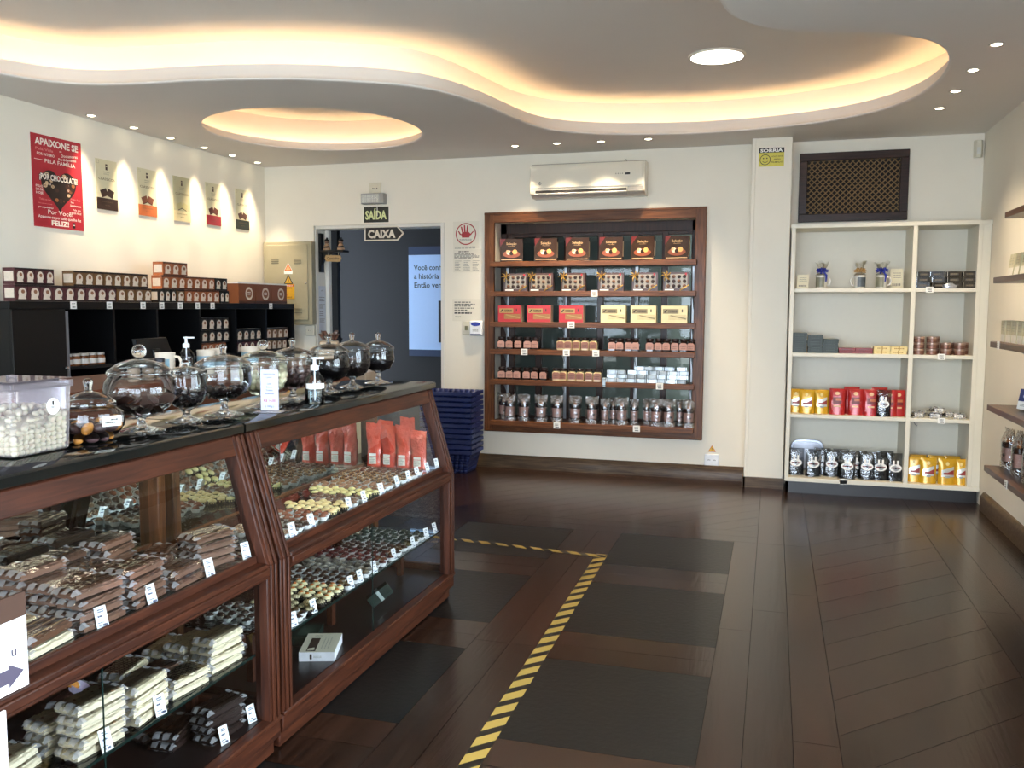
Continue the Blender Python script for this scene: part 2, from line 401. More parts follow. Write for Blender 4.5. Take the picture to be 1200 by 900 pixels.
def smooth_loop(P, k=3):
    out = []; n = len(P)
    for i in range(n):
        p0, p1, p2, p3 = P[i - 1], P[i], P[(i + 1) % n], P[(i + 2) % n]
        for j in range(k):
            t = j / k
            out.append(tuple(.5 * (2 * p1[a] + (p2[a] - p0[a]) * t + (2 * p0[a] - 5 * p1[a] + 4 * p2[a] - p3[a]) * t * t + (3 * p1[a] - p0[a] - 3 * p2[a] + p3[a]) * t ** 3) for a in (0, 1)))
    for _ in range(3):
        out = [tuple((out[i - 1][a] + 2 * out[i][a] + out[(i + 1) % len(out)][a]) / 4 for a in (0, 1)) for i in range(len(out))]
    return out
def offset(L, d):
    n = len(L); out = []
    ar = sum(L[i][0] * L[(i + 1) % n][1] - L[(i + 1) % n][0] * L[i][1] for i in range(n)); sg = 1 if ar > 0 else -1
    for i in range(n):
        a, b = L[i - 2], L[(i + 2) % n]; dx, dy = b[0] - a[0], b[1] - a[1]; l = math.hypot(dx, dy) or 1
        out.append((L[i][0] + sg * dy / l * d, L[i][1] - sg * dx / l * d))
    return out
WAVE = smooth_loop(C0)
CIRC = [(-3.4 + .83 * math.cos(2 * PI * i / 72), 6.15 + .83 * math.sin(2 * PI * i / 72)) for i in range(72)]
def filled(loops, z, name, m):
    bm = bmesh.new(); es = []
    for L in loops:
        vs = [bm.verts.new((x, y, z)) for x, y in L]; es += [bm.edges.new((vs[i], vs[(i + 1) % len(vs)])) for i in range(len(vs))]
    bmesh.ops.triangle_fill(bm, use_beauty=True, use_dissolve=False, edges=es, normal=(0, 0, -1))
    me = bpy.data.meshes.new(name); bm.to_mesh(me); bm.free(); me.materials.append(m)
    o = bpy.data.objects.new(name, me); COL.objects.link(o); return struct(o)
filled([[(XL, YF), (XR, YF), (XR, YB), (XL, YB)], WAVE, CIRC], ZC, 'ceiling', CEILP)
def cove(L, name, top, ht, tr):
    """rounded lip, hidden trough and inner ceiling of one light recess"""
    prof = [(0, 0), (-.014, .004), (-.016, .012), (-.004, .02), (.012, .04), (.02, ht - .02), (.026, ht), (.05, ht), (.05, ht - .06), (tr, ht - .06), (tr, top - ZC)]
    mb = MB(); n = len(L)
    rings = [[(x, y, ZC + z) for x, y in offset(L, d)] for d, z in prof]
    for r in rings: mb.v += r
    for k in range(len(prof) - 1):
        for i in range(n):
            j = (i + 1) % n; mb.f.append((k * n + i, k * n + j, (k + 1) * n + j, (k + 1) * n + i)); mb.m.append(0)
    o = mb.build(name, CEILP, fixn=False); struct(o); return o
cove(WAVE, 'trim_2', 3.06, .10, .17); cove(CIRC, 'trim_3', 3.06, .07, .13)
WAVEW = offset(WAVE, .17); CIRCW = offset(CIRC, .13)
filled([WAVEW], 3.06, 'ceiling_recess', CEILP); filled([CIRCW], 3.06, 'ceiling_dome', CEILP)
mb = MB(); mb.box(XL - .2, XR + .2, YF - .2, YB + .25, 3.3, 3.4); struct(mb.build('roof', WHITE))
# ================================================================ glass showcases
XF, XB, ZR = -1.5, -1.93, .652                     # front plane, mirror plane, middle rail top
GRAN = mat('black speckled granite', '0d0f0e', .07, var=.9, scale=220)
MIRROR = mat('mirror glass', 'c3c9c6', .0, 1, var=0)
DECKM = mat('dark case floor', '1d1311', .3, var=.2, scale=12)
SGL = glassy('shelf glass', 'f3f9f6', 1.5, .0)
GEDGE = mat('green glass edge', '122320', .15, var=.1)
def slantx(z): return XF - (z - .64) / (1.045 - .64) * .115
def showcase(y0, y1, label, first):
    t = thing('glass_showcase', label, 'display case', (-1.72, (y0 + y1) / 2, 0), group='mahogany showcases of the counter')
    ox, oy = 1.72, -(y0 + y1) / 2
    def B(mb, name, m, par=t, **k):
        mb.v = [(x + ox, y + oy, z) for x, y, z in mb.v]; return mb.build(name, m, par, **k)
    mb = MB(); mb.box(XB - .05, XF - .02, y0 + .01, y1 - .01, .005, .06); mb.box(XB - .08, XF, y0, y1, .06, .13); mb.box(XB - .08, XF + .008, y0, y1, .118, .134)
    base = B(mb, 'base', DKWOOD, bevel=.004)
    mb = MB(); mb.box(XB - .03, XF - .03, y0 + .04, y1 - .03, .131, .137); B(mb, 'case_floor', DECKM)
    w = .062
    for yy in (y0, y1 - w):                        # moulded corner posts: upright below, raked above
        mb = MB(); mb.box(XF - .05, XF, yy, yy + w, .13, .64)
        mb.box(XF, XF + .007, yy + .012, yy + .03, .13, .64); mb.box(XF, XF + .007, yy + .038, yy + .052, .13, .64)
        for a, b, e in ((0, w, 0), (.012, .03, .007), (.038, .052, .007)):
            mb.hexa([(XF - .05, yy + a, .64), (XF + e, yy + a, .64), (XF + e, yy + b, .64), (XF - .05, yy + b, .64),
                     (slantx(1.045) - .05, yy + a, 1.045), (slantx(1.045) + e, yy + a, 1.045), (slantx(1.045) + e, yy + b, 1.045), (slantx(1.045) - .05, yy + b, 1.045)])
        B(mb, 'corner_post', DKWOODZ, bevel=.003)
        mb = MB(); mb.box(XB - .05, XB + .03, yy + .005, yy + w - .02, .13, 1.045)
        B(mb, 'rear_post', MIDWOODZ, bevel=.004)
    mb = MB(); mb.box(XF - .055, XF + .004, y0 + w, y1 - w, .598, .648); mb.box(XF - .03, XF + .012, y0 + w, y1 - w, .61, .635)
    mb.box(XF - .049, XF - .034, y0 + w, y1 - w, .64, .672); B(mb, 'middle_rail', DKWOOD, bevel=.004)
    mb = MB(); mb.hexa([(slantx(.985) - .04, y0 + w, .985), (slantx(.985), y0 + w, .985), (slantx(.985), y1 - w, .985), (slantx(.985) - .04, y1 - w, .985),
                        (slantx(1.045) - .04, y0 + w, 1.045), (slantx(1.045), y0 + w, 1.045), (slantx(1.045), y1 - w, 1.045), (slantx(1.045) - .04, y1 - w, 1.045)])
    mb.box(XB - .05, XB + .02, y0, y1, 1.0, 1.045)
    for yy in (y0, y1 - .03): mb.box(XB - .05, slantx(1.0) - .02, yy, yy + .03, 1.0, 1.045)
    B(mb, 'top_rail', DKWOOD, bevel=.004)
    mb = MB()
    for yy in (y0 + .004, y1 - .034):              # end frames
        mb.box(XB, XF - .04, yy, yy + .03, .61, .66); mb.box(XB, XF - .04, yy, yy + .03, .13, .17)
    B(mb, 'end_frame', DKWOODX, bevel=.003)
    mb = MB()
    for yy in (y0 + .02, y1 - .02): mb.add([(XB, yy, .15), (XF - .03, yy, .15), (XF - .03, yy, .64), (slantx(1.02) - .03, yy, 1.02), (XB, yy, 1.02)], [(0, 1, 2, 3, 4)])
    B(mb, 'end_glass', PANE)
    mb = MB(); xa, xb = slantx(.66) - .03, slantx(1.0) - .03
    mb.add([(xa, y0 + .05, .655), (xa, y1 - .05, .655), (xb, y1 - .05, 1.0), (xb, y0 + .05, 1.0)], [(0, 1, 2, 3)]); B(mb, 'sloping_glass', PANE)
    mb = MB(); mb.box(slantx(1.0) - .075, slantx(1.0) - .055, y0 + .09, y1 - .09, 1.022, 1.034); lt = B(mb, 'lamp_tube', glow('showcase lamp', (1, .87, .68), CASE))  # unseen lamp strip, added because the case interior looks lit from within
    mb = MB(); mb.box(slantx(1.0) - .082, slantx(1.0) - .048, y0 + .08, y1 - .08, 1.034, 1.045); B(mb, 'lamp_holder', WHITE, lt)
    ym = y0 + (y1 - y0) * (.5 if first else .46)
    mb = MB()
    for a, b in ((y0 + .05, ym - .0015), (ym + .0015, y1 - .05)): mb.add([(XF - .03, a, .13), (XF - .03, b, .13), (XF - .03, b, .61), (XF - .03, a, .61)], [(0, 1, 2, 3)])
    lg = B(mb, 'lower_glass', PANE)
    mb = MB(); mb.box(XF - .0315, XF - .0285, ym - .0015, ym + .0015, .13, .6); B(mb, 'glass_edge', GEDGE, lg)
    # deck of two glass plates, lower glass shelf on pegs
    for a, b in ((XB + .005, -1.72), (-1.714, XF - .05)):
        mb = MB(); mb.box(a, b, y0 + .04, y1 - .04, .660, .668); sh = B(mb, 'deck_plate', SGL)
        mb = MB(); mb.box(b, b + .002, y0 + .04, y1 - .04, .660, .6685); B(mb, 'plate_edge', GEDGE, sh)
    mb = MB(); mb.box(XB + .01, XF - .045, y0 + .07, y1 - .07, .347, .355); sh = B(mb, 'glass_shelf', SGL)
    mb = MB(); mb.box(XF - .045, XF - .043, y0 + .07, y1 - .07, .347, .3555); B(mb, 'shelf_edge', GEDGE, sh)
    mb = MB()
    for yy in (y0 + .16, ym, y1 - .16): mb.box(-1.74, -1.715, yy, yy + .03, .137, .347)
    for yy in (y0 + .06, y1 - .075):
        for xx in (XF - .1, XB + .08): mb.box(xx, xx + .015, yy, yy + .015, .332, .347)
    B(mb, 'shelf_support', DKWOODZ)
    # sliding mirrored backs above, dark panel below
    for a, b, d in ((y0 + .05, ym - .02, 0), (ym - .03, y1 - .05, -.008)):
        mb = MB(); mb.box(XB - .006 + d, XB + d, a, b, .675, 1.0); p = B(mb, 'mirror_panel', MIRROR)
        mb = MB(); mb.box(XB - .007 + d, XB + .001 + d, b - .004, b, .675, 1.0); B(mb, 'panel_edge', CHROME, p)
    mb = MB(); mb.box(XB - .02, XB - .01, y0 + .03, y1 - .03, .13, .645); B(mb, 'rear_panel', DKWOODZ)
    mb = MB(); mb.box(XB - .02, XB, y0 + .03, y1 - .03, .645, .677); B(mb, 'mirror_track', MIDWOOD)
    mb = MB(); mb.prism([(-2.06, 1.046), (-1.612, 1.046), (-1.604, 1.052), (-1.604, 1.074), (-1.612, 1.08), (-2.06, 1.08)], y0 - .015, y1 + .03 if not first else y1 - .012, 'Y'); B(mb, 'granite_top', GRAN)
    return t
showcase(.95, 2.43, 'near mahogany showcase of wrapped bars, under the clear box of white drops', True)
showcase(2.445, 4.05, 'far mahogany showcase of bonbons and red bags, beside the blue basket stack', False)

# ---------------------------------------------------------------- bonbons in paper cups
CUPW = mat('white paper cup', 'f0f1f2', .6, var=.04); CUPD = mat('dark paper cup', '1a1411', .6)
def cup_mesh():
    mb = MB(); n = 20; vs = []; fs = []
    for k, (r, z) in enumerate(((.0125, 0), (.0158, .007), (.0196, .0165))):
        for j in range(n):
            q = r * (1 + (.05 if j % 2 else -.05) * k); vs.append((q * math.cos(2 * PI * j / n), q * math.sin(2 * PI * j / n), z))
    for k in range(2):
        for j in range(n): fs.append((k * n + j, k * n + (j + 1) % n, (k + 1) * n + (j + 1) % n, (k + 1) * n + j))
    fs.append(tuple(range(n))[::-1]); mb.add(vs, fs); return mb
def dome(kind, rr=None):
    r = random.Random(kind); mb = MB()
    if kind == 'cream':
        mb.lathe([(.014, .005), (.0172, .0105), (.0177, .0135), (.0165, .0185), (.0125, .0232), (.0065, .0256), (0, .026)], n=16)
    elif kind == 'topped':
        mb.lathe([(.014, .005), (.0172, .0105), (.0177, .0135), (.0162, .0185), (.0115, .0235), (.006, .0265), (0, .027)], n=16)
        mb.lathe([(.0085, .025), (.007, .0285), (.0035, .0305), (0, .031)], n=10, m=1)
    elif kind == 'striped':
        mb.ball((0, 0, .014), .0172, 14, 8, 0, (1, 1, .72), -.9)
        for q in (-.008, -.003, .003, .008):
            h = math.sqrt(.0175 ** 2 - q * q)
            mb.tube([(q + .002 * math.sin(a * 3), h * math.cos(a), .014 + .72 * h * math.sin(a)) for a in [PI * (.08 + .84 * i / 8) for i in range(9)]], .0009, 5, 1)
    else:                                                     # rolled truffles: rough round tops
        mb.ball((0, 0, .0125), .0148, 14, 8, 0, (1, 1, .8), -.9)
        amp = {'rough': .002, 'nut': .0012, 'smooth': .0006, 'powder': .001}[kind]
        mb.v = [(x * (1 + amp * 60 * (noise.noise(Vector((x, y, z)) * 220 + Vector((len(kind), 0, 0))))), y * (1 + amp * 60 * noise.noise(Vector((y, z, x)) * 220)), z + amp * noise.noise(Vector((z, x, y)) * 260) * 2) for x, y, z in mb.v]
        if kind in ('nut', 'rough'):
            for _ in range(9 if kind == 'nut' else 16):
                a = r.uniform(0, 2 * PI); e = r.uniform(.25, 1.4)
                p = (.0148 * math.cos(e) * math.cos(a), .0148 * math.cos(e) * math.sin(a), .0125 + .0118 * math.sin(e))
                mb.ball(p, r.uniform(.0018, .003), 6, 4, 1)
    return mb
KINDS = {  # kind: name, words, dome shape, materials, cup
 'speckled': ('speckled_bonbon', 'pale speckled', 'rough', (mat('milk speckle base', '8a6b55', .6, var=.2, scale=300), mat('cream flake', 'cbb59a', .6)), CUPW),
 'choc': ('granulated_bonbon', 'dark granulated', 'rough', (mat('dark granules', '38231a', .5, var=.3, scale=300), mat('dark grain', '54382b', .5)), CUPW),
 'orange': ('cocoa_bonbon', 'reddish cocoa dusted', 'powder', (mat('cocoa dust', '7c452c', .8, var=.2, scale=200), ), CUPW),
 'cream': ('cream_bonbon', 'glossy cream', 'cream', (mat('white chocolate', 'ecd9a0', .35, var=.04, sss=.1), ), CUPD),
 'brown': ('milk_bonbon', 'milk brown', 'rough', (mat('milk granules', '6b4b39', .5, var=.2, scale=300), mat('milk grain', '80604c', .5)), CUPW),
 'pale': ('butter_bonbon', 'pale yellow', 'cream', (mat('pale white chocolate', 'e4dc9c', .35, var=.04, sss=.1), ), CUPD),
 'tan': ('hazel_bonbon', 'tan hazelnut', 'powder', (mat('tan coating', '8d674c', .6, var=.2, scale=200), ), CUPW),
 'nut': ('nut_bonbon', 'brown nut flecked', 'nut', (mat('nut chocolate', '4a2a1b', .4, var=.2), mat('nut piece', 'c39a63', .5)), CUPW),
 'red brown': ('crunchy_bonbon', 'reddish brown nutty', 'nut', (mat('crunch chocolate', '4a2419', .4, var=.2), mat('crunch bit', '8f5f49', .5)), CUPW),
 'truffle': ('dark_truffle', 'smooth dark brown', 'smooth', (mat('dark truffle', '2c1a14', .4, var=.15), ), CUPW),
 'stripe': ('striped_bonbon', 'ivory brown striped', 'striped', (mat('ivory shell', 'cfc49b', .35, var=.04), mat('brown stripe', '4a3426', .4)), CUPD),
 'topped': ('topped_bonbon', 'ivory caramel topped', 'topped', (mat('ivory cone', 'e6dcb0', .35, var=.04), mat('caramel top', 'b36a2c', .4)), CUPD),
 'grey': ('marbled_bonbon', 'grey marbled', 'striped', (mat('grey shell', '57504a', .4, var=.2), mat('pale drizzle', 'a39c8c', .4)), CUPW),
 'red': ('cherry_bonbon', 'cherry red', 'nut', (mat('cherry coating', '4f1d19', .4, var=.2), mat('cherry bit', '6a2a24', .4)), CUPW),
 'umber': ('umber_bonbon', 'umber brown', 'smooth', (mat('umber chocolate', '3b2518', .4, var=.2), ), CUPW),
 'green': ('mint_bonbon', 'dark green', 'rough', (mat('mint coating', '2a332a', .5, var=.2), mat('mint grain', '3a443a', .5)), CUPW),
}
CUPM = {m.name: cup_mesh().mesh('paper_cup', m) for m in (CUPW, CUPD)}
STK = {}
def bonbon(kind):
    if kind not in STK:
        nm, words, shp, ms, cm = KINDS[kind]
        b = dome(shp).build(nm, list(ms)); b['category'] = 'bonbon'
        c = bpy.data.objects.new('paper_cup', CUPM[cm.name]); COL.objects.link(c); c.parent = b; c['label'] = ('white' if cm is CUPW else 'dark') + ' fluted paper cup'
        STK[kind] = Stock(b)
    return STK[kind]
def field(bands, y, z, pitch, where):
    for kind, rows, cols, skip in bands:
        words = KINDS[kind][1]
        for r in range(rows):
            for k in range(cols):
                if (r, k) in skip: continue
                x = -1.567 - (pitch - .0025) * k - .008 * (r % 2)
                if x < XB + .025: continue
                bonbon(kind).put((x + R.uniform(-.004, .004), y + (pitch / 2 if k % 2 else 0) + R.uniform(-.004, .004), z), R.uniform(0, 6),
                    f'{words} bonbon, {ORD[k]} from glass, {ORD[r]} row of its kind, {where}',
                    f'{words} bonbons, {where}', rot=(R.uniform(-.08, .08), R.uniform(-.08, .08), R.uniform(0, 6)))
            y += pitch
ZD, ZS, ZF = .6685, .3555, .137
P_ = .0405
no = set()
def edge(rows, n): return {(r, k) for r in range(rows) for k in range(n, 12)}
field([('speckled', 2, 6, no), ('choc', 3, 6, no), ('orange', 4, 6, {(0, 5), (3, 5)}), ('cream', 4, 7, {(0, 6), (1, 6), (3, 5), (3, 6)}),
       ('brown', 3, 6, {(0, 5)}), ('pale', 3, 8, {(0, 7)}), ('tan', 4, 9, {(3, 8)}), ('nut', 5, 9, {(0, 8)}), ('red brown', 3, 8, no)],
      2.56, ZD, P_, 'far upper deck')
field([('truffle', 4, 9, {(0, 0), (0, 1)}), ('stripe', 3, 7, {(0, 3), (1, 5), (2, 2)}), ('topped', 4, 8, {(3, 7)}), ('umber', 4, 9, no),
       ('grey', 4, 9, {(1, 8)}), ('red', 4, 9, no), ('choc', 3, 8, no), ('green', 6, 9, {(3, 8)})],
      2.58, ZS, P_, 'far lower shelf')

# ---------------------------------------------------------------- price cards
CARD = mat('white card', 'eef0f2', .5, var=.01); BLUEINK = mat('blue ink', '2b3560', .6)
def price_card(seed, w=.03, h=.05):
    r = random.Random(seed); b = MB(); b.box(0, w, -.0012, 0, 0, h, 0)
    y = -.0018
    b.lines(w * .25, w * .8, h * .7, h * .88, 2, y, 1, .6, r); b.lines(w * .2, w * .75, h * .48, h * .6, 1, y, 1, .7, r)
    b.lines(w * .12, w * .7, h * .2, h * .3, 1, y, 1, .4, r); b.text('R$', w * .3, h * .08, h * .09, y=y, m=1); b.lines(w * .5, w * .95, h * .06, h * .18, 1, y, 1, .9, r)
    b.v = [(x - w / 2, yy, z) for x, yy, z in b.v]
    M = Matrix.Rotation(-.28, 4, 'X'); b.xf(M)
    b.v = [(x, yy, max(z, 0)) for x, yy, z in b.v]
    o = b.build('price_card', [CARD, BLUEINK], fixn=False); o['category'] = 'price card'; return o
cards = [Stock(price_card(i)) for i in range(3)]
def put_cards(lst, x, z, lab, grp, big=1):
    for i, y in enumerate(lst):
        cards[i % 3].put((x, y, z), PI / 2 - .25 + R.uniform(-.12, .12), lab[i] if isinstance(lab, list) else lab.format(ORD[i]), grp, scale=(big,) * 3)
put_cards((2.61, 2.74, 3.03, 3.16, 3.32, 3.485, 3.61, 3.71, 3.835, 3.955), -1.548, .6685, 'small white price card, far upper deck, {} from the near post', 'price cards on the far upper deck')
put_cards((2.61, 2.75, 3.04, 3.12, 3.25, 3.45, 3.66, 3.82, 3.93), -1.5495, ZS, 'small white price card, far lower shelf, {} from the near post', 'price cards on the far lower shelf')
put_cards((1.46, 1.72, 1.9, 2.15, 2.335), -1.548, .6685, ['white price card on near showcase deck half hidden behind arrow sign', 'white price card before the ivory bars on near showcase deck', 'white price card before the tall brown bar stack on near deck', 'white price card before the low brown bars on near deck', 'white price card by the striped top bars at the near deck corner'], 'price cards on the near deck', 1.05)
put_cards((1.72, 1.92), -1.548, ZS, ['white price card before the spotted ivory bars on lower near shelf', 'white price card before the plain ivory stack on lower near shelf'], 'price cards on the near lower shelf', 1.1)
put_cards((2.2, 2.345), -1.548, ZF, ['white price card on the near showcase floor farther from the corner post', 'white price card on the near showcase floor next to the corner post'], 'price cards on the near case floor', 1.1)

# ---------------------------------------------------------------- wrapped chocolate bars
def bar_block(L=.142, W=.078, T=.021, seed=0, swirl=0, stripes=0, spots=0):
    r = random.Random(seed); b = MB()
    n = 3; seg = W / n
    for i in range(n):        # three fingers side by side, bevelled tops
        x0 = -W / 2 + i * seg + .0006; x1 = x0 + seg - .0012
        b.hexa([(x0, -L / 2, .0005), (x1, -L / 2, .0005), (x1, L / 2, .0005), (x0, L / 2, .0005), (x0 + .002, -L / 2 + .003, T), (x1 - .002, -L / 2 + .003, T), (x1 - .002, L / 2 - .003, T), (x0 + .002, L / 2 - .003, T)])
    b.box(-W / 2 + .001, W / 2 - .001, -L / 2 + .001, L / 2 - .001, .0005, T * .7)
    if stripes:
        for k in range(-5, 6):
            for s in (1, -1):
                pts = [(s * (k * .014 + t), t * 1.6, T + .0006) for t in [-.04 + .08 * i / 12 for i in range(13)]]
                pts = [p for p in pts if abs(p[0]) < W / 2 - .003 and abs(p[1]) < L / 2 - .004]
                if len(pts) > 1: b.tube(pts, .0009, 4, 1)
    for _ in range(spots):
        b.ball((r.uniform(-.4, .4) * W, r.uniform(-.42, .42) * L, T - .002), r.uniform(.004, .007), 7, 4, 1, (1, 1, .7))
    if swirl:
        for i in range(n): b.box(-W / 2 + (i + .5) * seg - .002, -W / 2 + (i + .5) * seg + .002, -L / 2 + .006, L / 2 - .006, T, T + .0006, 1)
    return b
def wrap(L=.142, W=.078, T=.021, seed=0):
    r = random.Random(seed); b = MB(); nx, ny = 8, 14
    top = []; 
    for side in (1, -1):
        g = []
        for j in range(ny + 1):
            for i in range(nx + 1):
                u, v = -1 + 2 * i / nx, -1 + 2 * j / ny
                ex = max(0, abs(u) - .88) / .12; ey = max(0, abs(v) - .86) / .14
                x = u * (W / 2 + .003); y = v * (L / 2 + .011)
                h = T / 2 + .0025 - (T / 2) * max(ex, ey) ** 2 * .9
                z = T / 2 + side * h + (r.uniform(-.003, .0035) if max(abs(u), abs(v)) > .72 else r.uniform(-.0002, .0006)) * side
                g.append((x + r.uniform(-.001, .001), y + r.uniform(-.0025, .0025), max(.0002, z)))
        k = len(b.v); b.v += g
        for j in range(ny):
            for i in range(nx):
                a = k + j * (nx + 1) + i; b.f.append((a, a + 1, a + nx + 2, a + nx + 1)); b.m.append(1 if j in (0, 1, ny - 1, ny - 2) and i % 3 else 0)
    return b
BARS = {'milk': ('milk_chocolate_bar', mat('milk chocolate', '705040', .4, var=.12), mat('pale stripe', 'c8a981', .5), dict()),
        'dark': ('dark_chocolate_bar', mat('dark chocolate', '2a1d1a', .35, var=.15), INK, dict()),
        'ivory': ('white_chocolate_bar', mat('ivory chocolate', 'e0d4b8', .45, var=.05), INK, dict()),
        'lattice': ('striped_chocolate_bar', mat('ivory chocolate', 'e6dcc0'), mat('brown drizzle', '4a3020', .4), dict(stripes=1)),
        'spotted': ('raisin_chocolate_bar', mat('cream chocolate', 'd9cdb4', .45, var=.06), mat('raisin', '8a6a4e', .5), dict(spots=9)),
        'nutty': ('nut_chocolate_bar', mat('nut bar chocolate', '4f3526', .4, var=.15), mat('toasted nut', 'a87945', .5), dict(spots=14)),
        'layered': ('layered_chocolate_bar', mat('layer chocolate', '5b3b29', .4, var=.15), mat('pale layer', 'd9bd93', .5), dict(swirl=1))}
FILM = hazy('crimped film', 'e4e4ea', .3)  # white diffuse mixed in stands for the bright highlights on crimped ends
WRAPS = [wrap(seed=i).mesh('cellophane_wrapper', [CELLO, FILM], ang=24) for i in range(3)]
BST = {}
def bar(kind, i):
    k = (kind, i % 3)
    if k not in BST:
        nm, m1, m2, kw = BARS[kind]
        o = bar_block(seed=i, **kw).build(nm, [m1, m2]); o['category'] = 'chocolate bar'
        w = bpy.data.objects.new('cellophane_wrapper', WRAPS[i % 3]); COL.objects.link(w); w.parent = o
        BST[k] = Stock(o)
    return BST[k]
bc = 0
def stack(kind, x, y, z, n, rz, words, where, mix=None):
    global bc
    for j in range(n):
        kd = mix[j] if mix else kind; bc += 1
        pos = ('top of pile' if j == n - 1 else 'bottom of pile' if j == 0 else ORD[j] + ' up') if n > 1 else 'alone'
        bar(kd, bc).put((x + R.uniform(-.004, .004), y + R.uniform(-.005, .005), z + .0005 + j * .0272), rz + R.uniform(-.07, .07),
                        f'{words}, {pos}, {where}', f'wrapped bars on the {where}')
A = 'near deck'
stack('milk', -1.6, 1.74, ZD, 4, -.04, 'brown wrapped bar behind the ivory card', A)
stack('milk', -1.69, 1.745, ZD, 4, .05, 'brown wrapped bar next to deck joint', A)
stack('milk', -1.602, 1.905, ZD, 4, .08, 'brown wrapped bar behind tall pile card', A)
stack('milk', -1.692, 1.92, ZD, 3, .1, 'wrinkled brown bar behind tall pile', A)
stack('milk', -1.602, 2.075, ZD, 2, .1, 'brown bar near low pile card', A)
stack('layered', -1.63, 2.25, ZD, 4, -.2, 'pale striped brown bar by corner post', A, ['milk', 'milk', 'layered', 'layered'])
stack('milk', -1.705, 2.1, ZD, 2, .35, 'loose brown bar behind low pile', A)
stack('ivory', -1.6, 1.57, ZD, 2, .1, 'ivory layered bar behind ivory card', A, ['ivory', 'layered'])
stack('ivory', -1.692, 1.565, ZD, 2, -.1, 'ivory bar in front of brown stack', A)
stack('milk', -1.783, 1.745, ZD, 5, .04, 'brown bar of high rear stack', A)
stack('milk', -1.872, 1.745, ZD, 4, .02, 'brown bar of stack against mirror', A)
stack('nutty', -1.785, 1.92, ZD, 3, .05, 'nut studded bar in rear row', A)
stack('nutty', -1.872, 1.92, ZD, 4, .03, 'nut studded bar against mirror', A)
stack('milk', -1.866, 2.1, ZD, 4, .1, 'glinting brown bar in rear corner', A)
stack('milk', -1.83, 2.28, ZD, 1, .3, 'single thin brown bar beside end glass', A)
B_ = 'near lower shelf'
stack('ivory', -1.605, 2.255, ZS, 4, -.12, 'ivory bar at corner post end', B_)
stack('ivory', -1.697, 2.25, ZS, 3, -.08, 'ivory bar beside corner ivory pile', B_)
stack('ivory', -1.79, 2.25, ZS, 2, .15, 'ivory bar behind the corner group', B_)
stack('lattice', -1.605, 2.08, ZS, 2, -.12, 'brown lattice ivory bar before corner pile', B_)
stack('lattice', -1.698, 2.08, ZS, 2, -.15, 'brown lattice ivory bar behind its twin', B_, ['lattice', 'milk'])
stack('lattice', -1.79, 2.07, ZS, 2, .12, 'brown lattice ivory bar farthest from glass', B_)
stack('ivory', -1.603, 1.905, ZS, 4, .08, 'ivory bar behind plain stack card', B_)
stack('dark', -1.695, 1.9, ZS, 2, .1, 'dark bar between ivory piles', B_)
stack('spotted', -1.603, 1.73, ZS, 5, -.08, 'spotted ivory bar of tall front pile', B_)
stack('spotted', -1.694, 1.725, ZS, 3, -.12, 'spotted ivory bar of middle pile', B_)
stack('spotted', -1.69, 1.55, ZS, 2, .1, 'spotted ivory bar near arrow sign', B_)
stack('dark', -1.79, 1.87, ZS, 2, .2, 'dark wrapped bar under orange sweet', B_)
C_ = 'near case floor'
stack('dark', -1.608, 2.25, ZF, 4, -.12, 'dark bar of pile next to corner', C_)
stack('dark', -1.705, 2.18, ZF, 2, .1, 'dark bar of low pile away from corner', C_)
stack('dark', -1.8, 2.2, ZF, 1, -.2, 'dark bar behind the low pile', C_)
# shell shaped orange sweet
b = MB()
for j in range(9):
    a = -.9 + 1.8 * j / 8; b.tube([(.002 * math.sin(a), 0, 0.004), (.016 * math.sin(a), .022 * math.cos(a) * .7, .013), (.024 * math.sin(a), .036 * math.cos(a), .008)], [.004, .0062, .004], 8, 0)
b.ball((0, -.004, .007), .006, 10, 6, 1)
b.ball((0, .012, .005), .02, 16, 8, 0, (1, 1.1, .5), -.3)
b.v = [(x, y, z + .012) for x, y, z in b.v]
t = b.build('shell_sweet', [mat('orange sugar', 'c9822f', .5, var=.2), PAPER], loc=(-1.79, 1.87, ZS + .056)); t.rotation_euler = (.5, 0, PI - .9)
tag(t, 'orange shell shaped sweet in a lilac paper cup lying on dark wrapped bar', 'sweet')
b = MB(); b.skin([(.012, .002), (.022, .003), (.03, .022)], (0, -.008, 0), 18); b.build('paper_cup', mat('lilac paper', 'c3b9d6', .6), t)

# ---------------------------------------------------------------- boxes on the far showcase floor
BOXW = mat('cream carton', 'd9d3bd', .5, var=.03); BOXS = mat('white carton edge', 'e9e8ee', .5); CH = mat('chocolate print', '3a2a22', .5)
b = MB(); b.box(-.066, .066, -.095, .095, 0, .035, 1); z = .0354
b.add([(-.066, -.095, z), (.066, -.095, z), (.066, .095, z), (-.066, .095, z)], [(0, 1, 2, 3)], 0); z += .0004
b.add([(-.042, -.085, z), (-.008, -.085, z), (-.008, .045, z), (-.042, .045, z)], [(0, 1, 2, 3)], 2)
b.add([(-.04, -.08, z + .0003), (-.012, -.075, z + .0003), (-.016, -.05, z + .0003), (-.036, -.058, z + .0003)], [(0, 1, 2, 3)], 0)
k = len(b.v); b.lines(-.04, .04, 0, .03, 3, 0, 3, .25); b.v[k:] = [(.005 + z2 * 1.2, x * 1.5, z) for x, y, z2 in b.v[k:]]
k = len(b.v); b.rect(-.026, -.018, .008, .028, -.0955, 2); b.lines(-.012, .02, .012, .022, 2, -.0955, 3, .4)
k = len(b.v); b.text('CLÁSSICOS', 0, 0, .007, y=0, m=2); b.v[k:] = [(-.02 + x * .6, .065 + z2, z) for x, y, z2 in b.v[k:]]
t = b.build('chocolate_box', [BOXW, BOXS, CH, mat('grey print', 'a9a698', .6)], loc=(-1.624, 2.925, ZF), rotz=-.0, fixn=False)
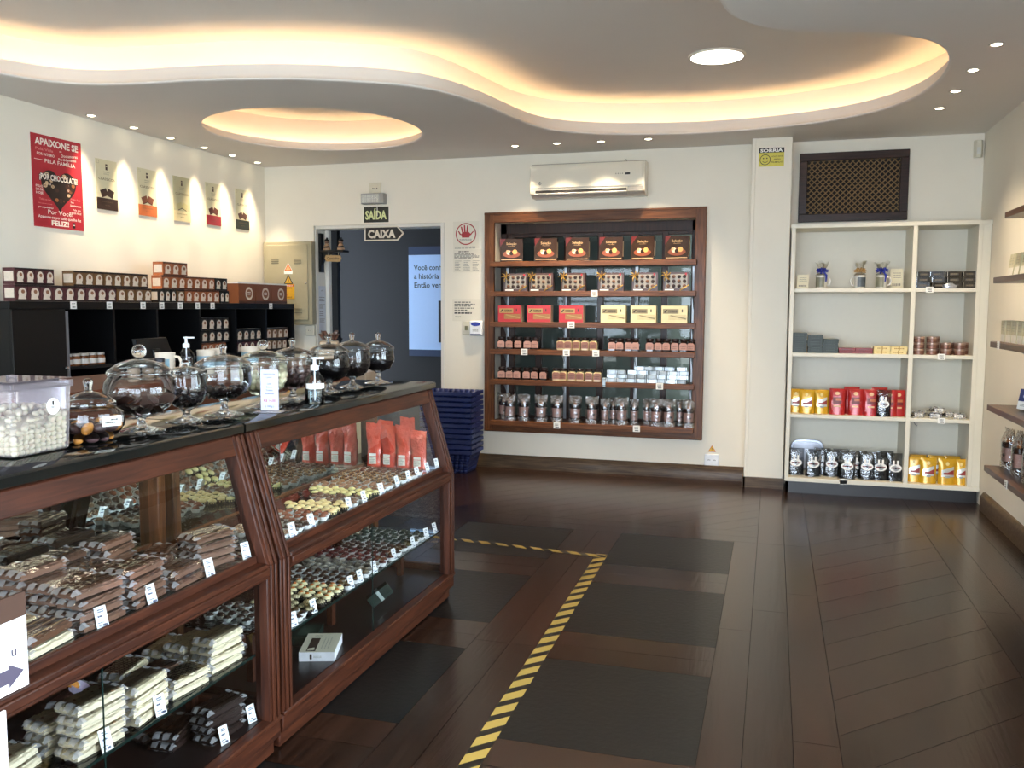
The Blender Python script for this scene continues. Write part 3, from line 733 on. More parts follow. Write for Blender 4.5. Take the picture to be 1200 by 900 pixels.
t.rotation_euler = (0, 0, .33); tag(t, 'cream and white flat chocolate box lying on far showcase floor', 'box')
GRN = mat('dark green carton', '16261f', .4, var=.1)
b = MB(); b.box(-.05, .05, -.08, .08, 0, .03, 0); b.box(-.03, .03, -.05, .04, .03, .0305, 1)
t = b.build('chocolate_box', [GRN, mat('green print', '2b3d33', .5)], loc=(-1.745, 3.03, ZF), rotz=.3, bevel=.001); tag(t, 'dark green flat chocolate box behind the cream box on showcase floor', 'box')
b = MB(); b.box(-.025, .025, -.02, .02, 0, .11, 0); b.box(-.0255, .0255, -.0205, .0205, .045, .062, 1)
t = b.build('chocolate_box', [GRN, mat('silver band', 'a9b4b0', .35)], bevel=.002); t.location = (-1.66, 3.42, ZF + .025); t.rotation_euler = (0, .95, .6)
t.location.z = ZF + .026; tag(t, 'dark green box with a silver band tilted under far lower shelf', 'box')

# ---------------------------------------------------------------- red bags standing at the far end of the deck
REDF = mat('clear red film', 'd24a36', .2, var=.25, scale=25, coat=.8, bump=1., bscale=38)
def red_bag(seed):
    r = random.Random(seed); b = MB(); nx, nz = 8, 14; W, H = .105, .215
    for s in (-1, 1):
        k = len(b.v)
        for j in range(nz + 1):
            for i in range(nx + 1):
                u, v = -1 + 2 * i / nx, j / nz
                th = .024 * (1 - v) ** .6 * math.sqrt(max(0, 1 - u * u * .98)) + .002
                if v > .8: th = .0022
                b.v.append((u * W / 2 * (1 - .12 * math.sin(min(1, v * 1.3) * PI) * .6) + r.uniform(-.001, .001), s * (th + r.uniform(0, .004)) + (.012 * math.sin(v * 5 + seed) * v) + (r.uniform(-.004, .004) if v > .6 else 0), v * H + (r.uniform(-.006, .004) if v > .95 else 0)))
        for j in range(nz):
            for i in range(nx):
                a = k + j * (nx + 1) + i; b.f.append((a, a + 1, a + nx + 2, a + nx + 1) if s < 0 else (a, a + nx + 1, a + nx + 2, a + 1)); b.m.append(0)
    t = b.build('gift_bag', REDF, fixn=False); t['category'] = 'bag'
    c = MB(); c.box(-.025, .023, -.0345, -.033, .014, .05, 0); c.box(-.025, .023, -.034, -.032, .053, .066, 0); c.lines(-.022, .02, .018, .046, 4, -.0352, 1, .5, r)
    c.build('price_label', [PAPER, mat('grey print', 'a9a698')], t); return t
rb = [Stock(red_bag(i)) for i in range(2)]
for i, (x, y, rz, h) in enumerate(((-1.872, 3.935, .1, 1.), (-1.795, 3.94, -.06, .96), (-1.716, 3.935, .05, .97), (-1.638, 3.94, .06, .86))):
    rb[i % 2].put((x, y, ZD), rz, f'red film bag with barcode label, {ORD[i]} from the mirror, at far end of showcase', 'red bags in the far showcase', scale=(.74, .9, h))
for i, (x, y, rz, h) in enumerate(((-1.835, 3.985, .1, 1.03), (-1.715, 3.985, -.1, 1.12))):
    rb[(i + 1) % 2].put((x, y, ZD), rz, f'red film bag standing behind the {"first two" if i == 0 else "third"} red bag{"s" if i == 0 else ""} against end glass', 'red bags in the far showcase', scale=(.76, .5, h))

# ---------------------------------------------------------------- arrow sign hung on the near showcase
SIGNP = mat('sign purple print', '4d4558', .6)
b = MB()
b.box(0, .55, -.006, 0, .16, .31, 0); b.box(0, .55, -.0065, 0, .31, .36, 2); b.box(0, .49, -.006, 0, -.32, .13, 0)
y = -.0072
b.text('u', .515, .235, .022, y=y, m=1); b.shape([(.38, .182), (.5, .182), (.5, .172), (.538, .197), (.5, .222), (.5, .212), (.38, .212)], y, 1)
t = b.build('arrow_sign', [mat('white acrylic', 'f4f3f2', .25), SIGNP, mat('brown board edge', '4a3022', .5)], loc=(-1.482, .874, .5), rotz=PI / 2, fixn=False)
tag(t, 'white sign with purple arrow hung on the front of the near showcase', 'sign')
# ================================================================ jars and boxes on the granite counter
ZG = 1.0805
SOLID = mat('solid clear glass', 'f4f8f8', .02, var=0, trans=1)
SOLID.node_tree.nodes['Principled BSDF'].inputs['IOR'].default_value = 1.45
def jar_shapes(r, z, knob):
    """r: lid, bowl, foot radii; z: knob top, lid base, bowl bottom above counter"""
    rl, rb, rf = r; zk, zl, zb = z
    bowl = [(.012, zb), (rb * .45, zb + .006), (rb * .78, zb + (zl - zb) * .2), (rb * .97, zb + (zl - zb) * .45), (rb, zb + (zl - zb) * .6), (rb * .95, zb + (zl - zb) * .85), (rl * .96, zl)]
    foot = [(rf, 0), (rf, .003), (rf * .6, .008), (.016, .016), (.0105, .028), (.0115, zb - .01), (.02, zb + .002), (.004, zb + .005), (0, zb + .005)] if zb > .02 else None
    hl = (zk - zl)
    lid = [(rl * 1.02, zl), (rl * 1.04, zl + .005), (rl * 1.02, zl + .012), (rl * .93, zl + hl * .22), (rl * .7, zl + hl * .38), (rl * .4, zl + hl * .48), (.012, zl + hl * .53)]
    return bowl, foot, lid
def jar(label, loc, r, z, knob, fill, group='lidded glass jars on the counter'):
    t = thing('glass_jar', label, 'jar', loc, 0, group)
    bowl, foot, lid = jar_shapes(r, z, knob)
    b = MB(); b.skin(bowl, n=32); b.build('bowl', GLASS, t)
    b = MB(); b.tube([(r[0] * .97 * math.cos(2 * PI * i / 32), r[0] * .97 * math.sin(2 * PI * i / 32), z[1] - .004) for i in range(32)], .0022, 6, 0, True); b.build('rim', SOLID, t)
    if foot: b = MB(); b.lathe(foot, n=28); b.build('foot', SOLID, t)
    b = MB(); b.skin(lid, n=32); l = b.build('lid', GLASS, t)
    b = MB(); zk, zl = z[0], z[1]; h0 = zl + (zk - zl) * .5
    if knob == 'ball': q = (zk - h0) / 2.2; b.lathe([(.013, h0), (.009, h0 + .006)] + [(q * math.cos(a), zk - q + q * math.sin(a)) for a in [-1.0 + (PI / 2 + 1.0) * i / 8 for i in range(8)]] + [(0, zk)], n=18)
    else: b.lathe([(.015, h0), (.009, h0 + .006), (.0095, h0 + .012), (.0125, zk - .014), (.0125, zk - .008), (.009, zk - .002), (0, zk)], n=16)
    b.build('knob', SOLID, l)
    return t
def inner_r(r, z, h):
    """inside radius of the bowl at height h"""
    p = jar_shapes(r, z, '')[0]
    for (a, b), (c, d) in zip(p, p[1:]):
        if b <= h <= d: return a + (c - a) * (h - b) / (d - b + 1e-9)
    return p[-1][0]
def chunk(seed, s=(1, 1, .4)):
    r = random.Random(seed); bm = bmesh.new(); bmesh.ops.create_icosphere(bm, subdivisions=1, radius=1)
    b = MB(); b.v = [tuple(c * (1 + r.uniform(-.25, .2)) * q for c, q in zip(v.co, s)) for v in bm.verts]; b.f = [tuple(v.index for v in f.verts) for f in bm.faces]; b.m = [0] * len(b.f); bm.free(); return b
CHK = {}
def fillers(kind, shape, mats_, name):
    CHK[kind] = [Stock(tag(shape(i).build(name, mats_), None, 'chocolate')) for i in range(3)]
DKC = mat('jar dark chocolate', '1c1315', .35, var=.2); MKC = mat('jar shard chocolate', '46302a', .4, var=.2)
fillers('shard', lambda i: chunk(i, (.036, .022, .006)), MKC, 'chocolate_shard')
fillers('chunk', lambda i: chunk(i + 5, (.013, .011, .009)), DKC, 'chocolate_chunk')
fillers('coin', lambda i: MB().lathe([(.0125, 0), (.014, .003), (.012, .006), (0, .007)], n=12), mat('coin chocolate', '2b1c1a', .35, var=.2), 'chocolate_coin')
fillers('white', lambda i: MB().ball((0, 0, 0), .0125, 12, 7), mat('white drop', 'dad3b6', .35, var=.04, sss=.1), 'white_chocolate_ball')
fillers('mauve', lambda i: MB().ball((0, 0, 0), .0125, 12, 7, 0, (1, .9, .9)), mat('mauve coating', '57403d', .4, var=.15), 'chocolate_ball')
fillers('almond', lambda i: MB().ball((0, 0, 0), .016, 12, 7, 0, (1.2, .85, .85)), mat('golden almond', 'b67a35', .45, var=.2), 'sugared_almond')
fillers('plum', lambda i: MB().ball((0, 0, 0), .016, 12, 7, 0, (1.2, .85, .85)), mat('plum almond', '4a3536', .4, var=.15), 'chocolate_almond')
def pack(jar_t, r, z, kind, n, top, size, words, jarwords):
    """sweets piled in layers from the bottom of a bowl"""
    loc = jar_t.location; placed = []; lz = z[2] + size * .95; i = 0
    while lz < top and i < n:
        rad = inner_r(r, z, lz) - size * 1.1
        rings = max(1, int(rad / (size * 1.9)) + 1)
        for q in range(rings):
            rr = rad - q * size * 1.95
            m = max(1, int(2 * PI * rr / (size * 2.05))) if rr > size * .6 else 1
            if q >= 2 and lz < top - size * 2: break                # the hidden middle of a layer
            for k in range(m):
                if i >= n: break
                a = 2 * PI * (k + R.uniform(-.12, .12)) / m + q + lz * 90
                placed.append((max(rr, 0) * math.cos(a), max(rr, 0) * math.sin(a), lz + R.uniform(-.1, .2) * size)); i += 1
        lz += size * 1.65
    kk = kind if isinstance(kind, list) else [kind]
    for j, p in enumerate(placed):
        lay = 'against the front glass' if p[1] < -.3 * r[1] or p[0] > .5 * r[1] else 'deeper inside'
        k = kk[j % len(kk)]
        CHK[k][j % 3].put((loc.x + p[0], loc.y + p[1], loc.z + p[2]), 0, f'{words if k != "chunk" else "dark chocolate chunk"} {lay}, in {jarwords}' if k != 'plum' else f'plum brown almond {lay}, in {jarwords}', f'{words}s in {jarwords}',
            rot=(R.uniform(-.9, .9), R.uniform(-.9, .9), R.uniform(0, 6)) if k not in ('white',) else (0, 0, 0))
def heap(name, label, cat, loc, r, z, top, m, size, dens=260):
    """a bulk of tiny beans nobody could count: one lumpy body under a layer of beans"""
    b = MB(); zb = z[2]; prof = [(0, zb + .006)] + [(inner_r(r, z, zb + .006 + (top - zb - .006) * i / 6) - .004, zb + .006 + (top - zb - .006) * i / 6) for i in range(1, 7)] + [(r[1] * .5, top + .006), (0, top + .01)]
    b.lathe(prof, n=24, m=0)
    for _ in range(dens):
        a = R.uniform(0, 2 * PI); h = R.uniform(zb + .012, top + .004)
        if R.random() < .35: rr = R.uniform(0, inner_r(r, z, top)) * .9; h = top + .008 - .006 * rr / r[1]
        else: rr = inner_r(r, z, min(h, top)) - .005
        b.ball((rr * math.cos(a), rr * math.sin(a), h), size, 7, 4, 0, (R.uniform(.8, 1.2), R.uniform(.8, 1.2), 1))
    o = b.build(name, m, loc=loc, fixn=False); return tag(o, label, cat, None, 'stuff')
# first a low round jar without a foot
r, z = (.068, .091, 0), (.176, .098, .003)
j = jar('squat round glass jar of golden and plum almonds beside the clear plastic box', (-1.775, 1.95, ZG), r, z, 'peg', None)
pack(j, r, z, ['plum', 'almond', 'plum'], 30, .075, .0155, 'sugared almond', 'the squat jar by plastic box')
b = MB(); b.box(.0, .05, -.001, 0, 0, .028); b.lines(.006, .044, .006, .022, 2, -.0016, 1, .5)
b.v = [(x - .025, y, zz) for x, y, zz in b.v]
o = b.build('price_label', [PAPER, INK], j, fixn=False); o.location = (.084, -.012, .05); o.rotation_euler = (.1, 0, 1.15)
J = [((-1.80, 2.185), (.09, .104, .067), (.257, .166, .045), 'ball', 'big goblet jar of brown chocolate shards with round knob, second on the counter'),
     ((-1.81, 2.41), (.064, .067, .066), (.2, .152, .04), 'peg', 'small goblet jar of dark chunks under a flat lid, third on the counter'),
     ((-1.80, 2.60), (.092, .095, .064), (.243, .165, .053), 'peg', 'wide goblet jar of dark coins with peg knob, left of the price stand'),
     ((-1.80, 2.845), (.09, .09, .066), (.249, .165, .047), 'ball', 'goblet jar of white chocolate balls behind the tall price stand'),
     ((-1.84, 3.12), (.084, .081, .05), (.246, .165, .044), 'peg', 'goblet jar of mauve chocolate balls between price stand and pump bottle'),
     ((-1.845, 3.43), (.085, .092, .058), (.25, .17, .046), 'peg', 'goblet jar of black beans just behind the clear pump bottle'),
     ((-1.865, 3.69), (.083, .087, .06), (.252, .17, .044), 'peg', 'goblet jar of brown beans in front of the brown gift bow'),
     ((-1.85, 3.94), (.075, .078, .069), (.246, .163, .054), 'peg', 'goblet jar of black beans at the far end of the counter')]
jj = [jar(l, (x, y, ZG), r, z, k, None) for (x, y), r, z, k, l in J]
pack(jj[0], J[0][1], J[0][2], 'shard', 22, .125, .02, 'brown chocolate shard', 'the big ball knobbed goblet jar')
pack(jj[1], J[1][1], J[1][2], 'chunk', 62, .11, .0125, 'dark chocolate chunk', 'the small flat lidded goblet jar')
pack(jj[2], J[2][1], J[2][2], ['coin', 'chunk'], 75, .105, .0125, 'dark chocolate coin', 'the wide jar left of price stand')
pack(jj[3], J[3][1], J[3][2], 'white', 80, .14, .0125, 'white chocolate ball', 'the jar behind the price stand')
pack(jj[4], J[4][1], J[4][2], 'mauve', 70, .125, .0125, 'mauve chocolate ball', 'the jar beside the pump bottle')
BEAN = mat('black bean chocolate', '100c0d', .25, var=.3)
heap('chocolate_beans', 'tiny black chocolate beans filling the jar behind the pump bottle', 'chocolate', (-1.845, 3.43, ZG), J[5][1], J[5][2], .13, BEAN, .0055, 300)
heap('chocolate_beans', 'tiny brown chocolate beans filling the jar before the gift bow', 'chocolate', (-1.865, 3.69, ZG), J[6][1], J[6][2], .115, mat('brown bean chocolate', '1c1412', .3, var=.3), .0055, 260)
heap('chocolate_beans', 'tiny black chocolate beans filling the jar at far counter end', 'chocolate', (-1.85, 3.94, ZG), J[7][1], J[7][2], .135, BEAN, .0055, 260)

# clear plastic box of white drops
t = thing('plastic_box', 'clear square plastic box half full of white drops at the near counter end', 'box', (-1.83, 1.755, ZG), 0)
PLAS = hazy('cloudy clear plastic', 'bdb4bd', .16)
bw = .095
b = MB(); b.hexa([(-bw + .006, -bw + .006, .003), (bw - .006, -bw + .006, .003), (bw - .006, bw - .006, .003), (-bw + .006, bw - .006, .003), (-bw, -bw, .165), (bw, -bw, .165), (bw, bw, .165), (-bw, bw, .165)])
b.f = [f for i, f in enumerate(b.f) if i != 1]; b.m = b.m[:len(b.f)]; b.build('box_body', PLAS, t, bevel=.008, fixn=True)
b = MB(); b.box(-bw - .003, bw + .003, -bw - .003, bw + .003, .165, .181); b.box(-bw + .02, bw - .02, -bw + .02, bw - .02, .181, .186); b.box(-bw - .001, bw + .001, -bw - .001, bw + .001, .186, .1875)
l = b.build('lid', PLAS, t, bevel=.004)
b = MB(); b.lathe([(.016, .186), (.012, .19), (.013, .196), (0, .198)], n=16); b.build('knob', PLAS, l)
b = MB(); b.disc(0, 0, .021, 0, 0, 28); b.rect(-.003, .003, .003, .014, -.0005, 1); b.lines(-.007, .007, -.004, .001, 2, -.0005, 1, .6); b.text('Sabor Branco', 0, -.012, None, .022, y=-.0005, m=1)
o = b.build('round_label', [PAPER, INK], t, fixn=False); o.location = (bw + .0012, .03, .118); o.rotation_euler = (0, 0, PI / 2)
b = MB(); q = bw - .03; b.hexa([(-q, -q, .006), (q, -q, .006), (q, q, .006), (-q, q, .006), (-q, -q, .075), (q, -q, .065), (q, q, .085), (-q, q, .095)])
tag(b.build('white_chocolate_drops', mat('white drop', 'dad3b6'), loc=(-1.83, 1.755, ZG), bevel=.01), 'mass of white drops deep inside the clear plastic box', 'chocolate', None, 'stuff')
drop = [Stock(tag(MB().ball((0, 0, 0), .0097, 10, 6, 0, (1, 1, .74)).build('white_chocolate_drop', mat('white drop', 'dad3b6')), None, 'chocolate')) for _ in range(1)]
n = 0
for lay in range(9):
    zz = .012 + lay * .0118; e = bw - .0145 - .004 * (1 - zz / .165)
    g = [-e + 2 * e * i / 9 for i in range(10)]
    for iy, y in enumerate(g):
        for ix, x in enumerate(g):
            near = ix >= 9 or iy <= 0; lim = .083 + .022 * (y / bw) - .012 * (x / bw) + .01 * math.sin(ix * 2.1 + iy)
            if zz > lim: continue
            topl = zz + .0118 > lim
            if not (near or topl) or n >= 296: continue
            n += 1
            side = 'on top of the pile' if topl else 'behind the front wall' if ix >= 9 else 'behind the side wall facing the entrance'
            drop[0].put((-1.83 + x + R.uniform(-.0015, .0015), 1.755 + y + R.uniform(-.0015, .0015), ZG + zz + R.uniform(-.001, .001)), 0,
                f'white chocolate drop {side} in the clear plastic box', 'white drops in the plastic box', rot=(R.uniform(-1, 1), R.uniform(-1, 1), 0))

# tall price stand, pump bottle
t = thing('price_stand', 'tall white price card in a clear stand on the counter edge', 'sign', (-1.69, 2.71, ZG), .27)
b = MB(); b.box(-.033, .033, -.003, .0, .004, .152, 0); b.build('acrylic_holder', PLAS, t, bevel=.002)
b = MB(); b.box(-.05, .045, -.03, .03, 0, .004, 0); b.build('base', PLAS, t)
b = MB(); b.box(-.031, .031, -.0042, -.0032, .006, .149, 0); y = -.0048
b.text('CHOCOLATES', 0, .132, None, .042, y=y, m=1); b.rect(-.021, .021, .1305, .1312, y, 1); b.text('( granel )', 0, .121, None, .022, y=y, m=1)
for k, s in enumerate(('Leite', 'Branco', 'Trufado', 'Amêndoas')): b.text(s, 0, .098 - k * .0115, .0055, y=y, m=1)
b.text('R$ 14,00', 0, .037, .0085, y=y, m=2); b.text('( 100 g )', 0, .018, .0065, y=y, m=1)
b.build('price_card', [mat('lavender card', 'c3c7da', .5, var=.01), BLUEINK, mat('red ink', 'b01f3c', .6)], t, fixn=False)
def pump(name, label, loc, rz):
    t = thing('pump_bottle', label, 'bottle', loc, rz)
    b = MB(); b.skin([(.0, .001), (.034, .001), (.037, .005), (.037, .085), (.033, .1), (.02, .118), (.013, .125), (.013, .13)], n=28); b.build('bottle_body', GLASS, t)
    b = MB(); b.lathe([(.034, .003), (.035, .008), (.035, .052), (0, .052)], n=24); b.build('gel', glassy('clear gel', 'e4ebee', 1.35, 0), t)
    b = MB(); b.lathe([(.016, .128), (.016, .146), (.009, .149), (.006, .152), (.006, .17), (.012, .172), (.012, .178), (0, .18)], n=18); b.box(.0, .036, -.006, .006, .171, .178); b.tube([(0, 0, .13), (0, 0, .012)], .003, 8); b.build('pump_head', mat('white plastic', 'e9ecf0', .35), t, bevel=.001)
    return t
p = pump('', 'clear pump bottle of hand gel with white pump, on the counter edge', (-1.675, 3.0, ZG), .6)
b = MB(); b.lathe([(.0372, .06), (.0376, .061), (.0376, .079), (.0372, .08)], n=28); b.f = [f for f in b.f if len(f) == 4 and all(b.v[i][1] < -.016 for i in f)]; b.m = [0] * len(b.f)
b.build('bottle_label', PAPER, p)
# ================================================================ black cabinet along the left wall
CX, CZ = -4.3, 1.478
CY = [4.13, 4.55, 4.99, 5.43, 5.93, 6.41, 6.87, 7.345]
t = thing('wall_cabinet', 'long black cabinet with open cubbies under the posters', 'cabinet', (-4.51, 5.74, 0))
def BT(mb, name, m, par, o, **k):
    mb.v = [(x - o[0], y - o[1], z - o[2]) for x, y, z in mb.v]; return mb.build(name, m, par, **k)
o = (-4.51, 5.74, 0)
GAP = .003
mb = MB(); mb.box(XL + GAP, CX, CY[0], CY[-1], CZ - .045, CZ); mb.box(XL + GAP, CX + .002, CY[0], CY[-1], CZ - .05, CZ - .044); BT(mb, 'cabinet_top', BLACK, t, o, bevel=.003)
mb = MB(); mb.box(XL + GAP, XL + GAP + .012, CY[0], CY[-1], .05, CZ - .045); BT(mb, 'back_panel', BLACK, t, o)
for i, y in enumerate(CY):
    mb = MB(); w = .02; a = min(max(y - w / 2, CY[0]), CY[-1] - w); mb.box(XL + GAP + .012, CX - .004, a, a + w, .05, CZ - .045); BT(mb, 'upright_panel', BLACK, t, o)
mb = MB(); mb.box(XL + GAP, CX - .03, CY[0], CY[-1], 0, .05); BT(mb, 'plinth', BLACK, t, o)
for z in (1.06, .64, .1):
    mb = MB(); mb.box(XL + GAP + .012, CX - .01, CY[1], CY[-1] - .02, z - .02, z); BT(mb, 'cubby_shelf', BLACK, t, o)
mb = MB(); mb.box(CX - .004, CX + .016, CY[0], CY[1] - .01, .06, CZ - .05); d = BT(mb, 'cabinet_door', BLACK, t, o, bevel=.002)
mb = MB(); mb.lathe([(.008, CX + .016), (.008, CX + .03), (.014, CX + .034), (.012, CX + .042), (0, CX + .044)], (0, 0, 0), 14, 0, 'X'); mb.v = [(x - o[0], y + 4.515 - o[1], z + 1.06) for x, y, z in mb.v]
mb.build('door_knob', CHROME, d)
mb = MB(); mb.box(CX - .006, CX - .001, CY[1] + .004, CY[1] + .03, .66, CZ - .06); BT(mb, 'door_edge_strip', mat('grey edging', '77787c', .4), t, o)

# gift packs of mugs: printed cartons
CUPI = mat('printed cup picture', 'd6c7b4', .5, var=.15, scale=60); CUPI2 = mat('printed cocoa', '8a5a3c', .5, var=.2, scale=80)
def mug_pack(nm, body, trim, w=.078):
    """a carton with a cup printed on its face; local x right, front at -y"""
    b = MB(); h, d = .098, .09
    b.box(0, w, -d, 0, 0, h, 0); y = -d - .0005
    b.rect(0, w, h - .012, h, y, 1); b.rect(0, w, 0, .01, y, 1)
    b.disc(w * .56, h * .5, w * .33, y - .0003, 2, 22, 1.22); b.shape([(w * .2, .012), (w * .85, .012), (w * .74, .036), (w * .26, .036)], y - .0004, 2)
    b.disc(w * .6, h * .58, w * .15, y - .0007, 3, 16)
    b.add([(0, -d, h + .0005), (w, -d, h + .0005), (w, 0, h + .0005), (0, 0, h + .0005)], [(0, 1, 2, 3)], 4)
    k = len(b.v); b.rect(.01, d - .01, .02, h - .02, 0, 2); b.v[k:] = [(-.0005, -x, z) for x, y2, z in b.v[k:]]
    o = b.build(nm, [body, trim, CUPI, CUPI2, PAPER], fixn=False, bevel=0); o['category'] = 'carton'; return Stock(o)
MAR = mug_pack('mug_carton', mat('maroon print', '4a2024', .4), mat('dark trim print', '1d1214', .4))
OLV = mug_pack('mug_carton', mat('ochre print', '6b4a28', .4), mat('dark trim print', '1d1214'))
ORG = mug_pack('mug_carton', mat('orange brown print', '9a5630', .4), mat('rust trim print', '56301f', .4))
BLK = mug_pack('mug_carton', mat('black print', '17130f', .4), mat('black trim print', '0d0c0c', .4))
def packrow(items, z, where, x=-4.31):
    seen = {}
    for st, y, w in items:
        nm = {id(MAR): 'maroon', id(OLV): 'ochre', id(ORG): 'orange brown', id(BLK): 'black'}[id(st)]
        k = seen[nm] = seen.get(nm, 0) + 1
        st.put((x - .09 - .001, y, z), PI / 2, f'{nm} mug carton, {ORD[k - 1]} of its colour, {where}', f'{nm} mug cartons, {where}', scale=(w / .078, 1, 1))
def seq(st, y0, y1, n): return [(st, y0 + (y1 - y0) * i / n, (y1 - y0) / n - .002) for i in range(n)]
zt = CZ + .001
packrow(seq(MAR, 4.19, 5.03, 9) + seq(OLV, 5.035, 5.385, 4) + seq(BLK, 5.46, 5.66, 3) + seq(OLV, 5.665, 5.76, 1) + seq(ORG, 5.765, 6.2, 5) + seq(BLK, 6.205, 6.33, 2), zt, 'lower tier on black cabinet')
zt2 = zt + .1
packrow(seq(MAR, 4.19, 4.49, 4) + seq(OLV, 4.65, 5.35, 8) + seq(ORG, 5.5, 6.14, 7) + seq(BLK, 6.145, 6.31, 2), zt2, 'second tier on black cabinet')
packrow(seq(ORG, 5.52, 5.8, 3), zt2 + .1, 'third tier on black cabinet')
# larger brown cartons with an oval cup picture
def big_carton():
    b = MB(); w, d, h = .25, .16, .165; b.hexa([(0, -d, 0), (w, -d, 0), (w, 0, 0), (0, 0, 0), (-.006, -d, h), (w + .0, -d, h), (w + .0, 0, h), (-.006, 0, h)])
    b.box(-.007, w + .001, -d - .001, .001, h, h + .012, 1); y = -d - .0008
    b.disc(w * .6, h * .5, .055, y, 2, 24); b.disc(w * .6, h * .5, .04, y - .0004, 3, 20, .9); b.lines(w * .5, w * .7, h * .42, h * .6, 2, y - .0007, 1, .4); b.rect(0, w, 0, .02, y, 4)
    o = b.build('drink_carton', [mat('cocoa carton', '7a4526', .45, var=.1), PAPER, CUPI, CUPI2, mat('dark cocoa band', '4a2918', .45)], fixn=False); o['category'] = 'carton'; return Stock(o)
bg = big_carton()
for i, y in enumerate((6.47, 6.725, 6.98)): bg.put((-4.47, y, zt), PI / 2, f'large brown carton with cup picture, {ORD[i]} from the mug packs on the cabinet', 'large brown cartons on the cabinet')
# packs in the cubbies
def cub(rows, where):
    for r, (st, y0, y1, n) in enumerate(rows): packrow(seq(st, y0, y1, n), 1.061 + r * .1005, f'{ORD[r]} tier in {where}', x=-4.33)
cub([(ORG, 5.97, 6.3, 4), (BLK, 5.97, 6.35, 4), (BLK, 5.97, 6.35, 4)], 'cubby left of wide pier')
cub([(MAR, 6.45, 6.82, 4), (BLK, 6.45, 6.83, 4)], 'cubby before last')
cub([(OLV, 6.9, 7.25, 4), (OLV, 6.9, 7.28, 4)], 'last cubby')
# honey jars in the first cubby
t0 = thing('spread_jar', '', 'jar'); b = MB(); b.lathe([(.03, 0), (.034, .004), (.034, .055), (.028, .062), (.028, .064)], n=18); b.build('jar_body', mat('caramel spread', '7a4a28', .2, var=.1), t0)
b = MB(); b.lathe([(.031, .064), (.031, .078), (.029, .08), (0, .08)], n=18); b.build('jar_lid', mat('pale jar lid', 'b9b2a8', .4), t0)
b = MB(); b.lathe([(.0345, .012), (.0348, .013), (.0348, .042), (.0345, .043)], n=18); b.f = [f for f in b.f if len(f) == 4]; b.m = [0] * len(b.f); b.build('jar_label', mat('pale jar label', 'd9d4cc', .6), t0)
sj = Stock(t0)
for i in range(5): sj.put((-4.37, 4.625 + i * .073, 1.061), R.uniform(0, 6), f'caramel spread jar with pale lid, {ORD[i]} from cabinet door in first cubby', 'spread jars in the first cubby')
# shelf cards
def shelf_tag(): 
    b = MB(); b.box(-.026, .026, -.002, 0, -.024, .024, 0); b.lines(-.016, .016, -.004, .014, 2, -.0026, 1, .5); b.lines(-.012, .018, -.018, -.008, 1, -.0026, 1, .8)
    o = b.build('shelf_tag', [PAPER, INK], fixn=False); o['category'] = 'price tag'; return Stock(o)
TAGS = shelf_tag()
for i, y in enumerate((4.62, 4.94, 5.27, 5.47, 5.68, 5.89, 6.08, 6.93)):
    TAGS.put((CX + .005, y, CZ - .022), PI / 2, f'small white price tag on the black cabinet edge, {ORD[i]} from the cabinet door', 'price tags on the cabinet')

